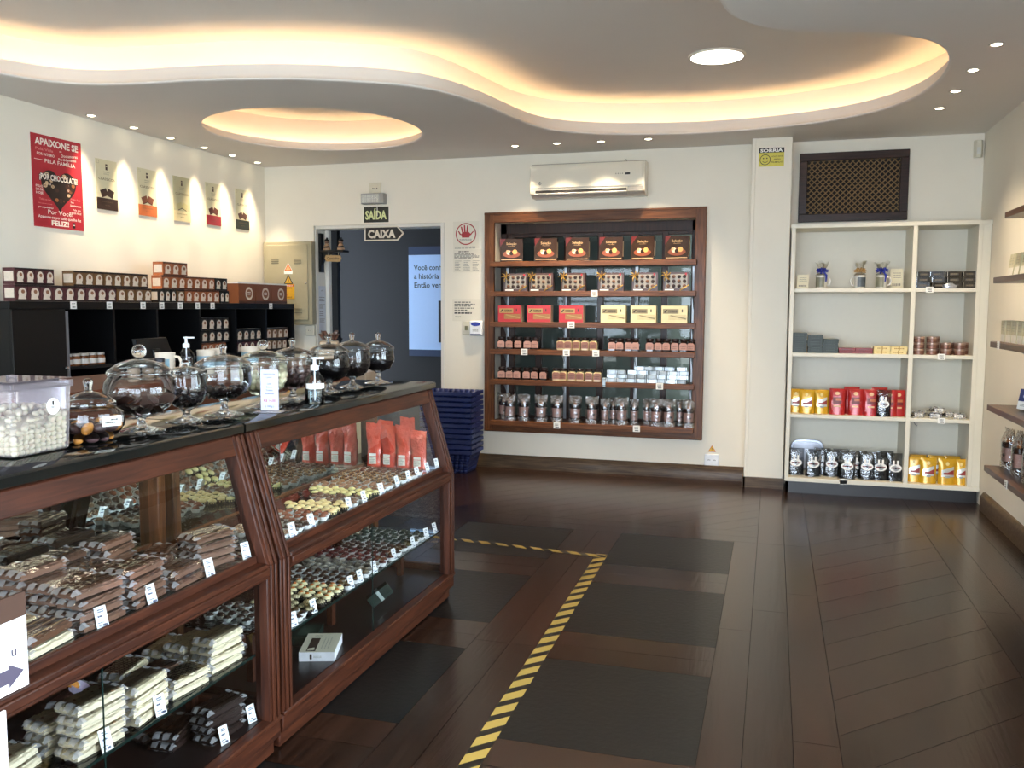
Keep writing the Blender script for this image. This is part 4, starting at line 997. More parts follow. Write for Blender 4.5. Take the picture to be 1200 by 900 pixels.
# ---------------------------------------------------------------- posters on the left wall
RED = mat('poster red', 'a8202f', .5, var=.08, scale=5); OFFW = mat('poster off white', 'efe6da', .5, var=.02); PINK = mat('poster pale red', 'd98a86', .6)
def heart(s, u, v, n=40):
    return [(u + s * 16 * math.sin(a) ** 3 / 17, v + s * (13 * math.cos(a) - 5 * math.cos(2 * a) - 2 * math.cos(3 * a) - math.cos(4 * a)) / 17) for a in [2 * PI * i / n for i in range(n)]]
def draw(b, y):
    r = random.Random(4); W, H = .44, .612
    b.text('APAIXONE SE', W / 2, .545, .045, .38, y, 1, bold=.035)
    b.text('Pela Vida', .11, .508, .018, .15, y, 2); b.text('sua', .25, .52, .012, y=y, m=1); b.text('POR INTEIRO', .12, .476, .018, .15, y, 1); b.text('Dos amores', .33, .495, .02, .15, y, 1, rot=.1)
    b.text('Perdidamente', .31, .468, .018, .16, y, 1, rot=.08); b.text('PELA FAMÍLIA', .245, .432, .026, .27, y, 1); b.rect(.02, .09, .444, .447, y, 1)
    b.shape(heart(.165, .225, .27), y, 3)
    hp = heart(.14, .225, .27, 60)
    ms = [4, 5, 6, 7, 3]
    for k in range(70):
        u = r.uniform(.07, .38); v = r.uniform(.1, .42)
        # keep inside the heart
        c = False; q = hp
        for i in range(len(q)):
            a, e = q[i - 1], q[i]
            if (a[1] > v) != (e[1] > v) and u < (e[0] - a[0]) * (v - a[1]) / (e[1] - a[1]) + a[0]: c = not c
        if c:
            m = r.choice(ms); yy = y - .0003 - k * .000008; b.disc(u, v, r.uniform(.014, .021), yy, m, 12, r.uniform(.75, 1))
            if r.random() < .5: b.ring(u, v, .004, .007, yy - .000004, 1 if m in (4, 5) else 4, 10)
    b.text('¡POR CHOCOLATE!', .225, .318, .042, .345, y - .0012, 3, bold=.06); b.text('¡POR CHOCOLATE!', .225, .3195, .038, .335, y - .0015, 1, bold=.03)
    for s, v in (('PELO', .262), ('DIA DE', .24), ('HOJE', .218)): b.text(s, .055, v, .016, .06, y, 1)
    b.text('Todos os dias', .1, .18, .014, .1, y, 2); b.text('Pelos pequenos sabores', .1, .155, .008, .12, y, 2); b.text('por experimentar', .105, .128, .012, .13, y, 1)
    b.text('Pela lua', .37, .205, .014, .09, y, 2); b.text('Pelo', .34, .185, .012, y=y, m=1); b.text('Sentimento', .37, .163, .014, .1, y, 1); b.text('Pela sua', .38, .135, .012, .07, y, 1); b.text('DE SER FELIZ', .37, .112, .012, .1, y, 1)
    b.text('Por Você!', .23, .092, .03, .22, y, 1); b.text('Apaixone-se por tudo que lhe faz', .225, .062, .02, .38, y, 1); b.text('FELIZ!', .225, .018, .034, .155, y, 1, bold=.04)
    b.rect(.335, .36, .012, .05, y, 3); b.rect(.339, .356, .03, .036, y - .0003, 1)
flat_sign('poster', 'large red poster with chocolate heart on the left wall', 'poster', (XL, 4.772, 1.98), PI / 2, .44, .612,
          [RED, OFFW, PINK, mat('poster dark brown', '1f1210', .5), mat('print milk', '7a4a32', .5), mat('print dark', '3a201a', .5), mat('print cream', 'cbb08c', .5), mat('print caramel', '9a6238', .5)], draw)
CREAM = mat('poster cream', 'd8d0ae', .55, var=.03); BRN = mat('print dark', '3a201a')
for i, (y0, z0, bandc, pc, lab, base) in enumerate(((5.347, 2.155, '2e1c17', '33211b', 'dark brown', 'd8d0ae'), (5.784, 2.154, 'c0683a', '7d4a38', 'orange', 'd8d0ae'), (6.206, 2.152, 'd6c79c', 'b5ad7e', 'cream', 'b9b391'), (6.634, 2.158, '8f2734', '5b2e27', 'crimson', 'd8d0ae'), (7.074, 2.159, '15201d', '4a2a22', 'black', 'd8d0ae'))):
    bm_, pm, cm = mat('band ' + lab, bandc, .5), mat('squares ' + lab, pc, .5), mat('poster base ' + base, base, .55, var=.03)
    def draw(b, y):
        W, H = .216, .362
        b.ring(.022, H - .022, .011, .0125, y, 4); b.rect(.098, .118, H - .073, H - .03, y, 2); b.rect(.101, .115, H - .05, H - .042, y - .0003, 0)
        b.text('CHOCOLATES', W / 2, H - .092, .008, .06, y, 4); b.lines(.078, .138, H - .108, H - .098, 2, y, 4, .4); b.text('CLÁSSICOS', W / 2, H - .148, .018, .165, y, 3)
        for u0, rr in ((.04, .55), (.105, -.5)):
            c, s = math.cos(rr), math.sin(rr); q = lambda a, e: (u0 + .035 + a * c - e * s * .8, .125 + a * s * .6 + e * c)
            b.shape([q(-.036, -.026), q(.036, -.026), q(.036, .026), q(-.036, .026)], y - .0003 * (2 if rr < 0 else 1), 5)
            b.shape([q(-.036, -.032), q(.036, -.032), q(.036, -.026), q(-.036, -.026)], y - .0003 * (2 if rr < 0 else 1), 2)
        b.rect(0, W, 0, .085, y, 6)
        b.text('CHOCOLATE', W / 2, .055, .008, .12, y - .0003, 3); b.text('BRANCO' if lab == 'cream' else 'AO LEITE', W / 2, .03, .007, .05, y - .0003, 3)
    flat_sign('poster', f'narrow cream poster with {lab} bottom band on the left wall', 'poster', (XL, y0, z0), PI / 2, .216, .362,
              [cm, INK, BRN, mat('print umber', '6b5a44', .6), mat('print grey', '8d8872', .6), pm, bm_], draw, group='narrow chocolate posters')
# ================================================================ counter behind the showcases
t = thing('service_counter', 'brown wooden service counter behind the glass jars', 'counter', (-2.76, 3.6, 0))
o = (-2.76, 3.6, 0)
RW = wood('red brown panel', '4a2416', '6e3a22', .45, 4, 'Y', .15)
for y in (2.45, 3.3, 4.15):
    mb = MB(); mb.box(-2.52, -2.5, y + .004, y + .846, .08, 1.1); BT(mb, 'front_panel', RW, t, o, bevel=.003)
mb = MB(); mb.box(-3.02, -2.52, 2.45, 5.0, .08, 1.1); BT(mb, 'body', RW, t, o)
mb = MB(); mb.box(-3.0, -2.54, 2.47, 4.98, 0, .08); BT(mb, 'plinth', BLACK, t, o)
mb = MB(); mb.box(-3.04, -2.485, 2.43, 5.02, 1.1, 1.13); BT(mb, 'counter_top', RW, t, o, bevel=.004)
ZB = 1.1305
def mug(nm, x, y, rz, lab):
    t = thing(nm, lab, 'mug', (x, y, ZB), rz, 'mugs on the service counter')
    b = MB(); b.lathe([(.036, 0), (.04, .006), (.042, .1), (.044, .112), (.041, .113), (.038, .02), (0, .018)], n=24); b.build('mug_body', mat('cream mug glaze', 'd9cbb8', .3, var=.06), t)
    b = MB(); b.tube([(.041, 0, .095), (.062, 0, .092), (.072, 0, .07), (.066, 0, .042), (.041, 0, .03)], .0065, 8); b.build('handle', mat('cream mug glaze', 'd9cbb8'), t)
    b = MB(); b.lathe([(.0412, .03), (.0424, .085)], n=24); b.f = [f for f in b.f if len(f) == 4 and all(b.v[i][0] < .03 for i in f)]; b.m = [0] * len(b.f); b.build('printed_band', mat('blue mug print', '7fa0b0', .35, var=.3, scale=60), t)
for x, y, rz, l in ((-2.62, 3.35, .3, 'cream mug with handle before the rear pump bottle on service counter'), (-2.6, 3.62, 2., 'cream mug with blue print, second along the service counter'), (-2.63, 3.75, 2.5, 'cream mug behind the second mug on service counter'), (-2.6, 3.99, 1.5, 'cream mug farthest along the service counter')): mug('mug', x, y, rz, l)
pump('', 'clear pump bottle behind the mugs on the service counter', (-2.62, 3.5, ZB), .5)
t = thing('cash_terminal', 'dark tilted cash terminal screen on the service counter', 'screen', (-2.78, 3.5, ZB), PI / 2 + .15)
b = MB(); b.box(-.1, .1, -.07, .07, 0, .02); b.box(-.03, .03, .0, .03, .02, .12); b.build('base', BLACK, t, bevel=.004)
b = MB(); b.box(-.15, .15, -.012, .012, 0, .13); b.v = [(x * (1 - .8 * z), y * math.cos(.5) + z * math.sin(.5) * .6, .04 + z) for x, y, z in b.v]; b.build('screen', mat('dark screen back', '0c0d0f', .5, spec=.2), t, bevel=.004)
for i, y in enumerate((3.12, 3.21, 3.28)):
    t = thing('small_tin', f'small pale tin with dark lid, {ORD[i]} by the cash terminal', 'tin', (-2.6, y, ZB), 0, 'small tins by the terminal')
    b = MB(); b.lathe([(.024, 0), (.025, .003), (.025, .075)], n=18); b.build('tin_body', mat('tin print', '8d7a68', .4, var=.3, scale=50), t)
    b = MB(); b.lathe([(.0262, .075), (.0262, .088), (.022, .092), (0, .093)], n=18); b.build('tin_lid', mat('dark tin lid', '34343a', .3, .5), t)
t = thing('gift_bag', 'gift bag tied with a brown bow behind the far glass jars', 'gift', (-2.62, 4.88, ZB), .2)
b = MB(); b.hexa([(-.06, -.045, 0), (.06, -.045, 0), (.06, .045, 0), (-.06, .045, 0), (-.055, -.03, .11), (.055, -.03, .11), (.055, .03, .11), (-.055, .03, .11)]); b.build('bag', mat('beige wrap', 'b09a80', .4, var=.15), t, bevel=.008)
b = MB()
for k in range(7):
    a = 2 * PI * k / 7; c, s = math.cos(a), math.sin(a)
    b.tube([(0, 0, .12), (.03 * c, .03 * s, .15), (.055 * c, .055 * s, .15 + .02 * (k % 2)), (.04 * c - .01 * s, .04 * s + .01 * c, .125), (0, 0, .12)], [.004, .009, .011, .008, .004], 6)
b.build('bow', mat('brown ribbon', '5a3a2c', .3, var=.2, coat=.3), t)
t = thing('carton_box', 'pale box at the far end of the service counter', 'box', (-2.62, 5.2, 0), .1)
b = MB(); b.box(-.12, .12, -.1, .1, 0, 1.03); b.build('body', mat('beige stand', 'a38f78', .6), t, bevel=.004); b = MB(); b.box(-.122, .122, -.102, .102, 1.03, 1.05); b.build('lid', mat('pale lid', 'c0b0a0', .6), t)

# ================================================================ on and around the doorway
EP = mat('beige enamel', '9f977c', .45, var=.04)
t = thing('electrical_panel', 'beige metal electrical cabinet on the back wall beside the doorway', 'electrical panel', (-4.45, YB, 1.675))
b = MB(); b.box(-.26, .255, -.075, 0, -.395, .39, 0); b.build('case', EP, t, bevel=.004)
b = MB(); b.box(-.225, .215, -.083, -.075, -.35, .36, 0); d = b.build('door', EP, t, bevel=.003)
b = MB()
for u, v in ((-.13, .22), (.11, .22), (-.13, -.25), (.11, -.25)):
    for k in range(3): b.box(u - .04, u + .04, -.0855, -.083, v - k * .018, v - k * .018 + .008, 0)
b.build('vent_slot', mat('dark beige slot', '6f6954', .5), d)
b = MB(); b.lathe([(.009, -.083), (.009, -.09), (0, -.091)], (.195, 0, 0), 12, 0, 'Y'); b.build('lock', CHROME, d)
YEL = mat('warning yellow', 'dba92c', .5); ORA = mat('warning orange', 'c9642e', .5)
yq = YB - .0835
def draw(b, y):
    b.shape([(.045, .1), (.004, .03), (.086, .03)], y, 1); b.shape([(.045, .085), (.018, .038), (.072, .038)], y - .0003, 2); b.text('!', .045, .042, .026, y=y - .0006, m=3); b.rect(.0, .09, .0, .02, y, 0)
b = MB(); b.add([(0, -.001, 0), (.09, -.001, 0), (.09, -.001, .03), (.045, -.001, .105), (0, -.001, .03)], [(0, 1, 2, 3, 4)], 0); draw(b, -.0015)
tag(b.build('warning_sticker', [PAPER, ORA, mat('pale orange', 'e2a873', .5), INK], loc=(-4.485, yq, 1.76), fixn=False), 'orange warning triangle with white foot on the electrical panel door', 'sticker')
b = MB(); b.shape([(.05, .092), (0, 0), (.1, 0)], -.001, 0); b.shape([(.05, .075), (.015, .009), (.085, .009)], -.0014, 1); b.shape([(.055, .055), (.043, .03), (.052, .03), (.045, .013), (.06, .035), (.051, .035)], -.0018, 0)
tag(b.build('warning_sticker', [INK, YEL], loc=(-4.49, yq, 1.665), fixn=False), 'black and yellow lightning warning triangle on the electrical panel', 'sticker')
def draw(b, y):
    b.rect(.004, .12, .115, .135, y, 1); b.text('PERIGO', .062, .119, .011, .09, y - .0003, 2); b.lines(.01, .11, .095, .108, 1, y, 3, .6); b.shape([(.03, .07), (.008, .03), (.052, .03)], y, 1); b.disc(.09, .055, .014, y, 0); b.lines(.01, .11, .01, .022, 2, y, 3, .4)
flat_sign('warning_label', 'yellow danger label with red heading low on the electrical panel', 'sticker', (-4.503, yq, 1.525), 0, .125, .14, [PAPER, ORA, PAPER, INK], draw, .001)
bpy.data.objects['warning_label'].data.materials[0] = YEL
t = thing('socket_box', 'white outlet box on the wall under the electrical panel', 'socket', (-4.25, YB, 1.225))
b = MB(); b.box(-.045, .045, -.035, 0, -.05, .05); b.build('case', mat('ivory plastic', 'd6cfba', .4), t, bevel=.006)
b = MB(); b.disc(-.012, 0, .004, -.0355, 0); b.disc(.012, 0, .004, -.0355, 0); b.build('socket_holes', INK, t, fixn=False)
# emergency light
t = thing('emergency_light', 'grey emergency light unit above the exit sign', 'lamp', (-3.565, YB, 2.44))
b = MB(); b.box(-.115, .115, -.075, 0, -.045, .05); b.build('case', mat('grey plastic', '9a9a96', .4), t, bevel=.006)
b = MB(); b.box(-.105, .07, -.08, -.075, -.035, .04); l = b.build('lens', mat('lamp lens', 'd9d8cf', .2), t)
b = MB()
for i in range(8): b.box(-.1 + i * .0235, -.096 + i * .0235, -.084, -.08, -.034, .039)
for i in range(4): b.box(-.105, .07, -.083, -.08, -.032 + i * .021, -.029 + i * .021)
b.build('grille', CHROME, l)
b = MB(); b.box(-.06, .06, -.012, 0, .06, .155); b.build('socket_plate', mat('ivory plastic', 'd6cfba'), t, bevel=.003)
b = MB(); [b.disc(u, .1, .006, -.0126, 0) for u in (-.02, 0, .02)]; b.build('socket_holes', INK, t, fixn=False)
b = MB(); b.tube([(.02, -.03, -.045), (.02, -.01, -.06), (.02, -.006, -.15)], .003, 6); b.build('cord', PAPER, t)
def draw(b, y): b.text('SAÍDA', .122, .03, .078, .215, y, 1, bold=.04)
flat_sign('exit_sign', 'black sign reading SAÍDA in pale letters above the doorway', 'sign', (-3.682, YB - .001, 2.232), 0, .248, .142, [mat('black green sign', '111a12', .4), mat('pale luminous green', 'd5dba0', .5)], draw)
b = MB()
pts = [(0, 0), (.335, 0), (.4, .065), (.335, .135), (0, .135)]
b.prism(pts, -.012, 0, 'Y', 0); q = [(.012, .012), (.33, .012), (.382, .066), (.33, .123), (.012, .123)]; b.shape(q, -.0126, 1); b.text('CAIXA', .175, .03, .072, .28, -.0132, 0, bold=.05)
tag(b.build('cashier_sign', [mat('cream sign edge', 'd8d0c0', .5), mat('sign black', '131211', .4)], loc=(-3.69, YB + .03, 2.063), fixn=False), 'arrow shaped black sign reading CAIXA hanging in the doorway', 'sign')
b = bpy.data.objects['cashier_sign']
m = MB(); [m.tube([(u, -.006, .13), (u, -.006, .154)], .0025, 6) for u in (.05, .29)]; m.build('hanger', CHROME, b)
# bracket shelf with two cups on the left jamb
t = thing('bracket_shelf', 'small black bracket shelf on the left door jamb', 'shelf', (-4.2, 7.66, 1.98))
b = MB(); b.box(0, .03, -.03, .03, -.2, .17); b.build('back_plate', BLACK, t, bevel=.003)
b = MB(); b.box(.03, .28, -.06, .06, -.012, .008); b.build('shelf_board', BLACK, t, bevel=.002)
b = MB(); b.prism([(.03, -.14), (.05, -.09), (.1, -.04), (.16, -.012), (.03, -.012)], -.01, .01, 'Y'); b.build('bracket', BLACK, t)
b = MB(); b.prism([(.1, -.1), (.25, -.105), (.262, -.07), (.25, -.045), (.1, -.04), (.088, -.07)], -.066, -.058, 'Y', 0); b.text('Cantinho', .175, -.083, None, .13, y=-.0665, m=1); b.build('hanging_plaque', [mat('tan plaque', 'a88a5c', .6), INK], t, fixn=False)
b = MB(); [b.tube([(u, -.06, -.042), (u, -.06, -.01)], .002, 6) for u in (.12, .23)]; b.build('plaque_hook', CHROME, t)
for i, x in enumerate((.075, .225)):
    f = thing('figurine', f'small dark haired figurine, {"nearer the jamb" if i == 0 else "at the outer end"} of the bracket shelf', 'figurine', (-4.2 + x, 7.66, 1.988), 0, 'figurines on the bracket shelf')
    b = MB(); b.lathe([(.034, 0), (.036, .01), (.024, .05), (.016, .062), (.012, .066)], n=14); b.build('figurine_body', mat('tan clay', 'b08c6a', .6), f)
    b = MB(); b.ball((0, 0, .082), .022, 14, 8); b.build('figurine_head', mat('clay skin', '7a5a48', .6), f)
    b = MB(); b.ball((0, .003, .088), .0245, 14, 8, 0, (1, 1, .9), -.1); b.ball((.004, 0, .113), .01, 10, 6); b.build('figurine_hair', BLACK, f)
    b = MB(); b.tube([(-.03, -.015, .03), (-.01, -.036, .028), (.02, -.036, .03), (.03, -.012, .035)], .008, 8); b.build('figurine_arms', mat('clay dark', '2a2522', .5), f)
# papers and devices by the door
def txtsheet(nh=1, seed=1, cols=1):
    def draw(b, y):
        r = random.Random(seed); b.lines(.05, .2, .19, .2, 1, y, 1, .6, r); b.lines(.02, .23, .12, .17, 4, y, 1, .45, r)
    return draw
PAPER2 = mat('aged paper', 'e3dccb', .6, var=.02); GREYINK = mat('grey ink', '77736c', .6)
def draw(b, y):
    b.ring(.122, .132, .088, .098, y, 1, 36)
    b.shape([(.085, .1), (.155, .1), (.165, .135), (.15, .15), (.09, .15), (.075, .13)], y, 1)
    for u, v, a, l in ((.072, .125, .55, .04), (.092, .145, .25, .055), (.112, .15, .06, .062), (.133, .15, -.1, .058), (.16, .12, -.75, .05)):
        c, s = math.sin(-a), math.cos(a); b.shape([(u - .008, v), (u + .008, v), (u + .006 + c * l, v + s * l), (u - .006 + c * l, v + s * l)], y - .0003, 1)
    b.lines(.06, .19, .07, .09, 2, y - .0006, 2, .4); b.lines(.015, .235, .0, .022, 2, y, 2, .45)
flat_sign('prohibition_sign', 'white notice with a red hand in a circle beside the doorway', 'sign', (-2.8, YB - .001, 1.975), 0, .25, .245, [PAPER2, mat('sign red', 'a3242a', .5), GREYINK], draw, .002)
def draw(b, y):
    r = random.Random(2); b.lines(.05, .2, .178, .192, 1, y, 1, .6, r); b.lines(.01, .25, .12, .17, 5, y, 2, .6, r)
    for u in (.015, .1, .185):
        for v0, v1 in ((.01, .1),): b.rect(u, u + .065, v1, v1 + .003, y, 2); b.lines(u, u + .06, v0, v1 - .006, 6, y, 2, .35, r)
flat_sign('notice_sheet', 'white table notice in a sleeve right below the red hand sign', 'paper', (-2.8, YB - .001, 1.765), 0, .275, .205, [PAPER2, INK, GREYINK], draw, .001)
def draw(b, y):
    r = random.Random(5); b.lines(.02, .22, .09, .18, 5, y, 1, .4, r); b.lines(.02, .2, .06, .085, 1, y, 1, .5, r); b.text('Obrigado', .055, .035, .011, y=y, m=1)
flat_sign('notice_sheet', 'plain white text notice above the switch beside the doorway', 'paper', (-2.81, YB - .001, 1.325), 0, .265, .2, [PAPER2, INK], draw, .001)
def draw(b, y):
    r = random.Random(8); b.text('AVISO', .065, .4, .012, y=y, m=1)
    for k in range(4): b.lines(.01, .12, .3 - k * .07, .35 - k * .07, 3, y, 1, .4, r)
flat_sign('notice_sheet', 'tall pale notice on the left door jamb under bracket shelf', 'paper', (DX0 + .0135, 7.62, 1.2), PI / 2, .135, .45, [mat('blue white paper', 'cdd3dc', .6), GREYINK], draw, .001)
t = thing('wall_switch', 'white wall switch beside the blue oval device', 'switch', (-2.672, YB, 1.262))
b = MB(); b.box(-.04, .04, -.012, 0, -.06, .06); b.build('plate', mat('ivory plastic', 'd6cfba'), t, bevel=.008); b = MB(); b.box(-.014, .014, -.018, -.012, -.02, .02); b.build('rocker', mat('olive rocker', '6f6a48', .4), t, bevel=.002)
t = thing('wall_device', 'white wall device with a blue oval next to the switch', 'device', (-2.57, YB, 1.262))
b = MB(); b.box(-.06, .06, -.05, 0, -.068, .068); b.build('case', mat('white plastic', 'e9ecf0'), t, bevel=.01)
b = MB(); b.disc(0, .038, .045, -.051, 0, 28, .4); b.build('oval_badge', mat('badge blue', '1c2f9a', .3), t, fixn=False)
b = MB(); b.lines(-.03, .03, -.03, -.01, 2, -.0508, 0, .5); b.rect(-.05, .05, -.06, -.05, -.0508, 1); b.build('print', [GREYINK, BLUEINK], t, fixn=False)
t = thing('wall_socket', 'white double socket plate low on the wall beside the column', 'socket', (-.472, YB, .166))
b = MB(); b.box(-.06, .06, -.012, 0, -.05, .05); b.build('plate', mat('white plastic', 'e9ecf0'), t, bevel=.009)
b = MB()
for u in (-.022, .022):
    for du in (-.008, 0, .008): b.disc(u + du, 0.002 * (du == 0), .0032, -.0126, 0)
b.build('socket_holes', INK, t, fixn=False)
b = MB(); b.tube([(-.06, -.006, -.04), (-.085, -.01, -.055), (-.088, -.012, -.075), (-.055, -.014, -.1), (-.04, -.016, -.11)], .0035, 6); b.build('cable', mat('white cable', 'cfcac0', .5), t)
b = MB(); b.shape([(0, .0), (.066, 0), (.033, .056)], -.001, 0); b.shape([(.008, .005), (.058, .005), (.033, .047)], -.0014, 1); b.text('!', .033, .01, .024, y=-.0018, m=2)
tag(b.build('warning_sticker', [ORA, YEL, INK], loc=(-.505, YB - .0005, .236), fixn=False), 'small yellow warning triangle above the low wall socket', 'sticker')
# light panel in the corridor
def draw(b, y):
    b.text('Você conhece', .06, .86, .058, .43, y, 1, 'l', bold=.02); b.text('a história da', .062, .765, .058, .385, y, 1, 'l', bold=.02); b.text('Então venha', .066, .67, .058, .395, y, 1, 'l', bold=.02)
    b.rect(.345, .6, .08, .53, y, 2)
flat_sign('info_board', 'pale blue board asking a question in the dark corridor beyond the door', 'board', (-3.81, 8.93, .99), 0, .9, 1.02, [mat('pale blue board', 'a3bfe6', .4, var=.02), mat('board ink', '2a2d38', .5), mat('board picture', '15181f', .4)], draw, .03)
for z0, z1 in ((1.02, 1.11), (-.07, 0)):
    b = MB(); b.box(0, .91, -.03, 0, z0, z1); b.build('board_frame', mat('navy board edge', '253552', .4), bpy.data.objects['info_board'])
t = thing('dark_post', 'dark vertical post just inside the corridor beyond the jamb', 'post', (-4.32, 8.2, 0))
b = MB(); b.box(-.04, .04, -.03, .03, 0, 2.9); b.build('post_body', BLACK, t, bevel=.004); b = MB(); b.box(-.05, .05, -.04, .04, 1.1, 1.13); b.build('collar', BLACK, t)

# air conditioner
t = thing('air_conditioner', 'white split air conditioner above the display niche', 'air conditioner', (-1.54, YB, 2.385))
AC = mat('glossy off white plastic', 'dcd6c6', .22, var=.02, coat=.3)
b = MB(); b.prism([(0, .0), (0, .285), (-.14, .285), (-.19, .27), (-.2, .22), (-.2, .075), (-.185, .03), (-.12, .0)], -.49, .49, 'X', 0); b.build('casing', AC, t, bevel=.006)
b = MB(); b.prism([(-.2, .072), (-.206, .076), (-.206, .215), (-.197, .26), (-.19, .272), (-.186, .27)], -.478, .47, 'X', 0); fp = b.build('front_panel', AC, t, bevel=.003)
b = MB(); b.box(.33, .37, -.2075, -.205, .163, .18, 0); b.build('display', INK, fp)
b = MB(); [b.box(.25 + k * .018, .256 + k * .018, -.2072, -.205, .168, .178, 0) for k in range(4)]; b.build('indicator', GREYINK, fp)
b = MB(); b.ring(-.4, .115, .012, .016, -.2068, 0, 4); b.text('S', -.4, .108, .016, y=-.2069, m=0); b.build('logo', mat('logo blue black', '232838', .5), fp, fixn=False)
b = MB(); b.box(-.44, .34, -.2, -.12, .03, .056, 0); b.build('outlet_slot', mat('dark slot', '17140f', .6), t)
b = MB(); b.prism([(-.205, .028), (-.2, .02), (-.13, .006), (-.13, .012), (-.2, .034)], -.45, .345, 'X', 0); b.build('louvre', mat('louvre grey', 'b9b6b0', .35), t)
b = MB(); b.box(.35, .478, -.204, -.19, .03, .068, 0); b.build('side_grille', mat('grille grey', '8c8a86', .5), t)
b = MB(); b.tube([(.3, -.04, .28), (.3, -.04, .3), (.3, 0, .31)], .012, 8); b.build('pipe', AC, t)

# stack of shopping baskets
BLUE = mat('navy plastic basket', '16255c', .4, var=.06)
def basket():
    b = MB(); L, W, H, t = .23, .15, .2, .004; f = .8
    ring0 = [(-L, -W), (L, -W), (L, W), (-L, W)]
    for (a, c) in zip(ring0, ring0[1:] + ring0[:1]):
        n = 9; zs = [0, .025, .05, .075, .1, .125, .15, H]
        for i in range(n):
            u0, u1 = i / n, (i + 1) / n
            for zi in range(len(zs) - 1):
                if zi in (1, 2, 3, 4) and 0 < i < n - 1: u0b, u1b = u0 + .14 / n, u1 - .14 / n
                else: u0b, u1b = u0, u1
                s0 = f + (1 - f) * zs[zi] / H; s1 = f + (1 - f) * zs[zi + 1] / H
                P = lambda u, s, z: ((a[0] + (c[0] - a[0]) * u) * s, (a[1] + (c[1] - a[1]) * u) * s, z)
                if zi in (1, 2, 3, 4) and zi % 2 == 0 or zi in (0, 5, 6) or i in (0, n - 1): b.add([P(u0, s0, zs[zi]), P(u1, s0, zs[zi]), P(u1, s1, zs[zi + 1]), P(u0, s1, zs[zi + 1])], [(0, 1, 2, 3)])
                else: b.add([P(u0b, s0, zs[zi]), P(u1b, s0, zs[zi]), P(u1b, s1, zs[zi + 1]), P(u0b, s1, zs[zi + 1])], [(0, 1, 2, 3)])
    b.add([(x * f, y * f, .001) for x, y in ring0], [(0, 1, 2, 3)])
    t = b.build('shopping_basket', BLUE, fixn=False); s = t.modifiers.new('Thickness', 'SOLIDIFY'); s.thickness = .003
    t['category'] = 'basket'
    b = MB(); e = .012
    b.prism([(-L - e, -W - e), (L + e, -W - e), (L + e, W + e), (-L - e, W + e)], H - .03, H, 'Z', 0, cap=False)
    b.prism([(-L, -W), (L, -W), (L, W), (-L, W)], H - .03, H, 'Z', 0, cap=False)
    for q in ((0, 1),): pass
    r1 = [(-L - e, -W - e), (L + e, -W - e), (L + e, W + e), (-L - e, W + e)]
    for i in range(4):
        j = (i + 1) % 4; b.add([(*r1[i], H), (*r1[j], H), (*ring0[j], H), (*ring0[i], H)], [(0, 1, 2, 3)])
    b.build('rim', BLUE, t)
    b = MB(); b.tube([(-L - .01, -.06, H - .005), (-L - .014, -.05, H + .004), (-L - .014, .05, H + .004), (-L - .01, .06, H - .005)], .005, 6); b.tube([(L + .01, -.06, H - .005), (L + .014, -.05, H + .004), (L + .014, .05, H + .004), (L + .01, .06, H - .005)], .005, 6)
    b.build('handle', BLUE, t)
    return Stock(t)
bk = basket(); NB = 12
for i in range(NB):
    bk.put((-2.725, 7.315, .002 + i * .0465), R.uniform(-.012, .012), f'blue shopping basket, {"lowest of the stack" if i == 0 else "topmost of the stack" if i == NB - 1 else ORD[i] + " from the bottom of the stack"} beside the showcase', 'stacked blue shopping baskets')
# ================================================================ display niche in the back wall
FX0, FX1, FZ0, FZ1, FWD = -2.49, -.555, .335, 2.287, .09
b = MB()
for a, c, z0, z1 in ((FX0, FX1, FZ1 - FWD, FZ1), (FX0, FX1, FZ0, FZ0 + FWD)): b.box(a, c, YB - .045, YB - .002, z0, z1)
b.box(FX0 - .0, FX1 + .0, YB - .05, YB - .045, FZ1 - .02, FZ1 - .005)
b.box(FX0 - .0, FX1 + .0, YB - .05, YB - .045, FZ0 + .005, FZ0 + .02)
fr = struct(b.build('trim_4', MIDWOOD, bevel=.005))
b = MB()
for a, c in ((FX0, FX0 + FWD), (FX1 - FWD, FX1)): b.box(a, c, YB - .046, YB - .002, FZ0 + .0, FZ1)
b.build('upright', MIDWOODZ, fr, bevel=.005)
# old window behind the shelves
WY = YB + .17
WDK = wood('dark window wood', '22110a', '3c2114', .45, 5, 'Z', .2)
b = MB()
for x in (-2.30, -2.045, -1.785, -1.48, -1.175, -.915, -.65): b.box(x - .028, x + .028, WY, WY + .045, BZ0, BZ1)
b.box(BX0, BX0 + .06, WY - .01, WY + .05, BZ0, BZ1); b.box(BX1 - .05, BX1, WY - .01, WY + .05, BZ0, BZ1)
b.box(BX0, BX1, WY - .01, WY + .05, BZ1 - .09, BZ1); b.box(BX0, BX1, WY - .01, WY + .05, BZ0, BZ0 + .05); b.box(BX0, BX1, WY + .005, WY + .045, 2.08, 2.12)
w = struct(b.build('window_2', WDK, bevel=.004))
b = MB(); b.add([(BX0, WY + .03, BZ0), (BX1, WY + .03, BZ0), (BX1, WY + .03, BZ1), (BX0, WY + .03, BZ1)], [(0, 1, 2, 3)]); b.build('pane', glassy('dusty window glass', 'c3cac8', 1.35, .0, .03), w)
b = MB(); b.box(BX0 - .3, BX1 + .3, YB + .65, YB + .7, BZ0 - .3, BZ1 + .3); b.box(BX0 - .3, BX1 + .3, YB + .22, YB + .7, BZ1 + .25, BZ1 + .3)
struct(b.build('wall_behind_window', mat('grey green render', '5b625e', .8, var=.08, scale=4)))
SHZ = (1.852, 1.592, 1.322, 1.08, .81, .44)
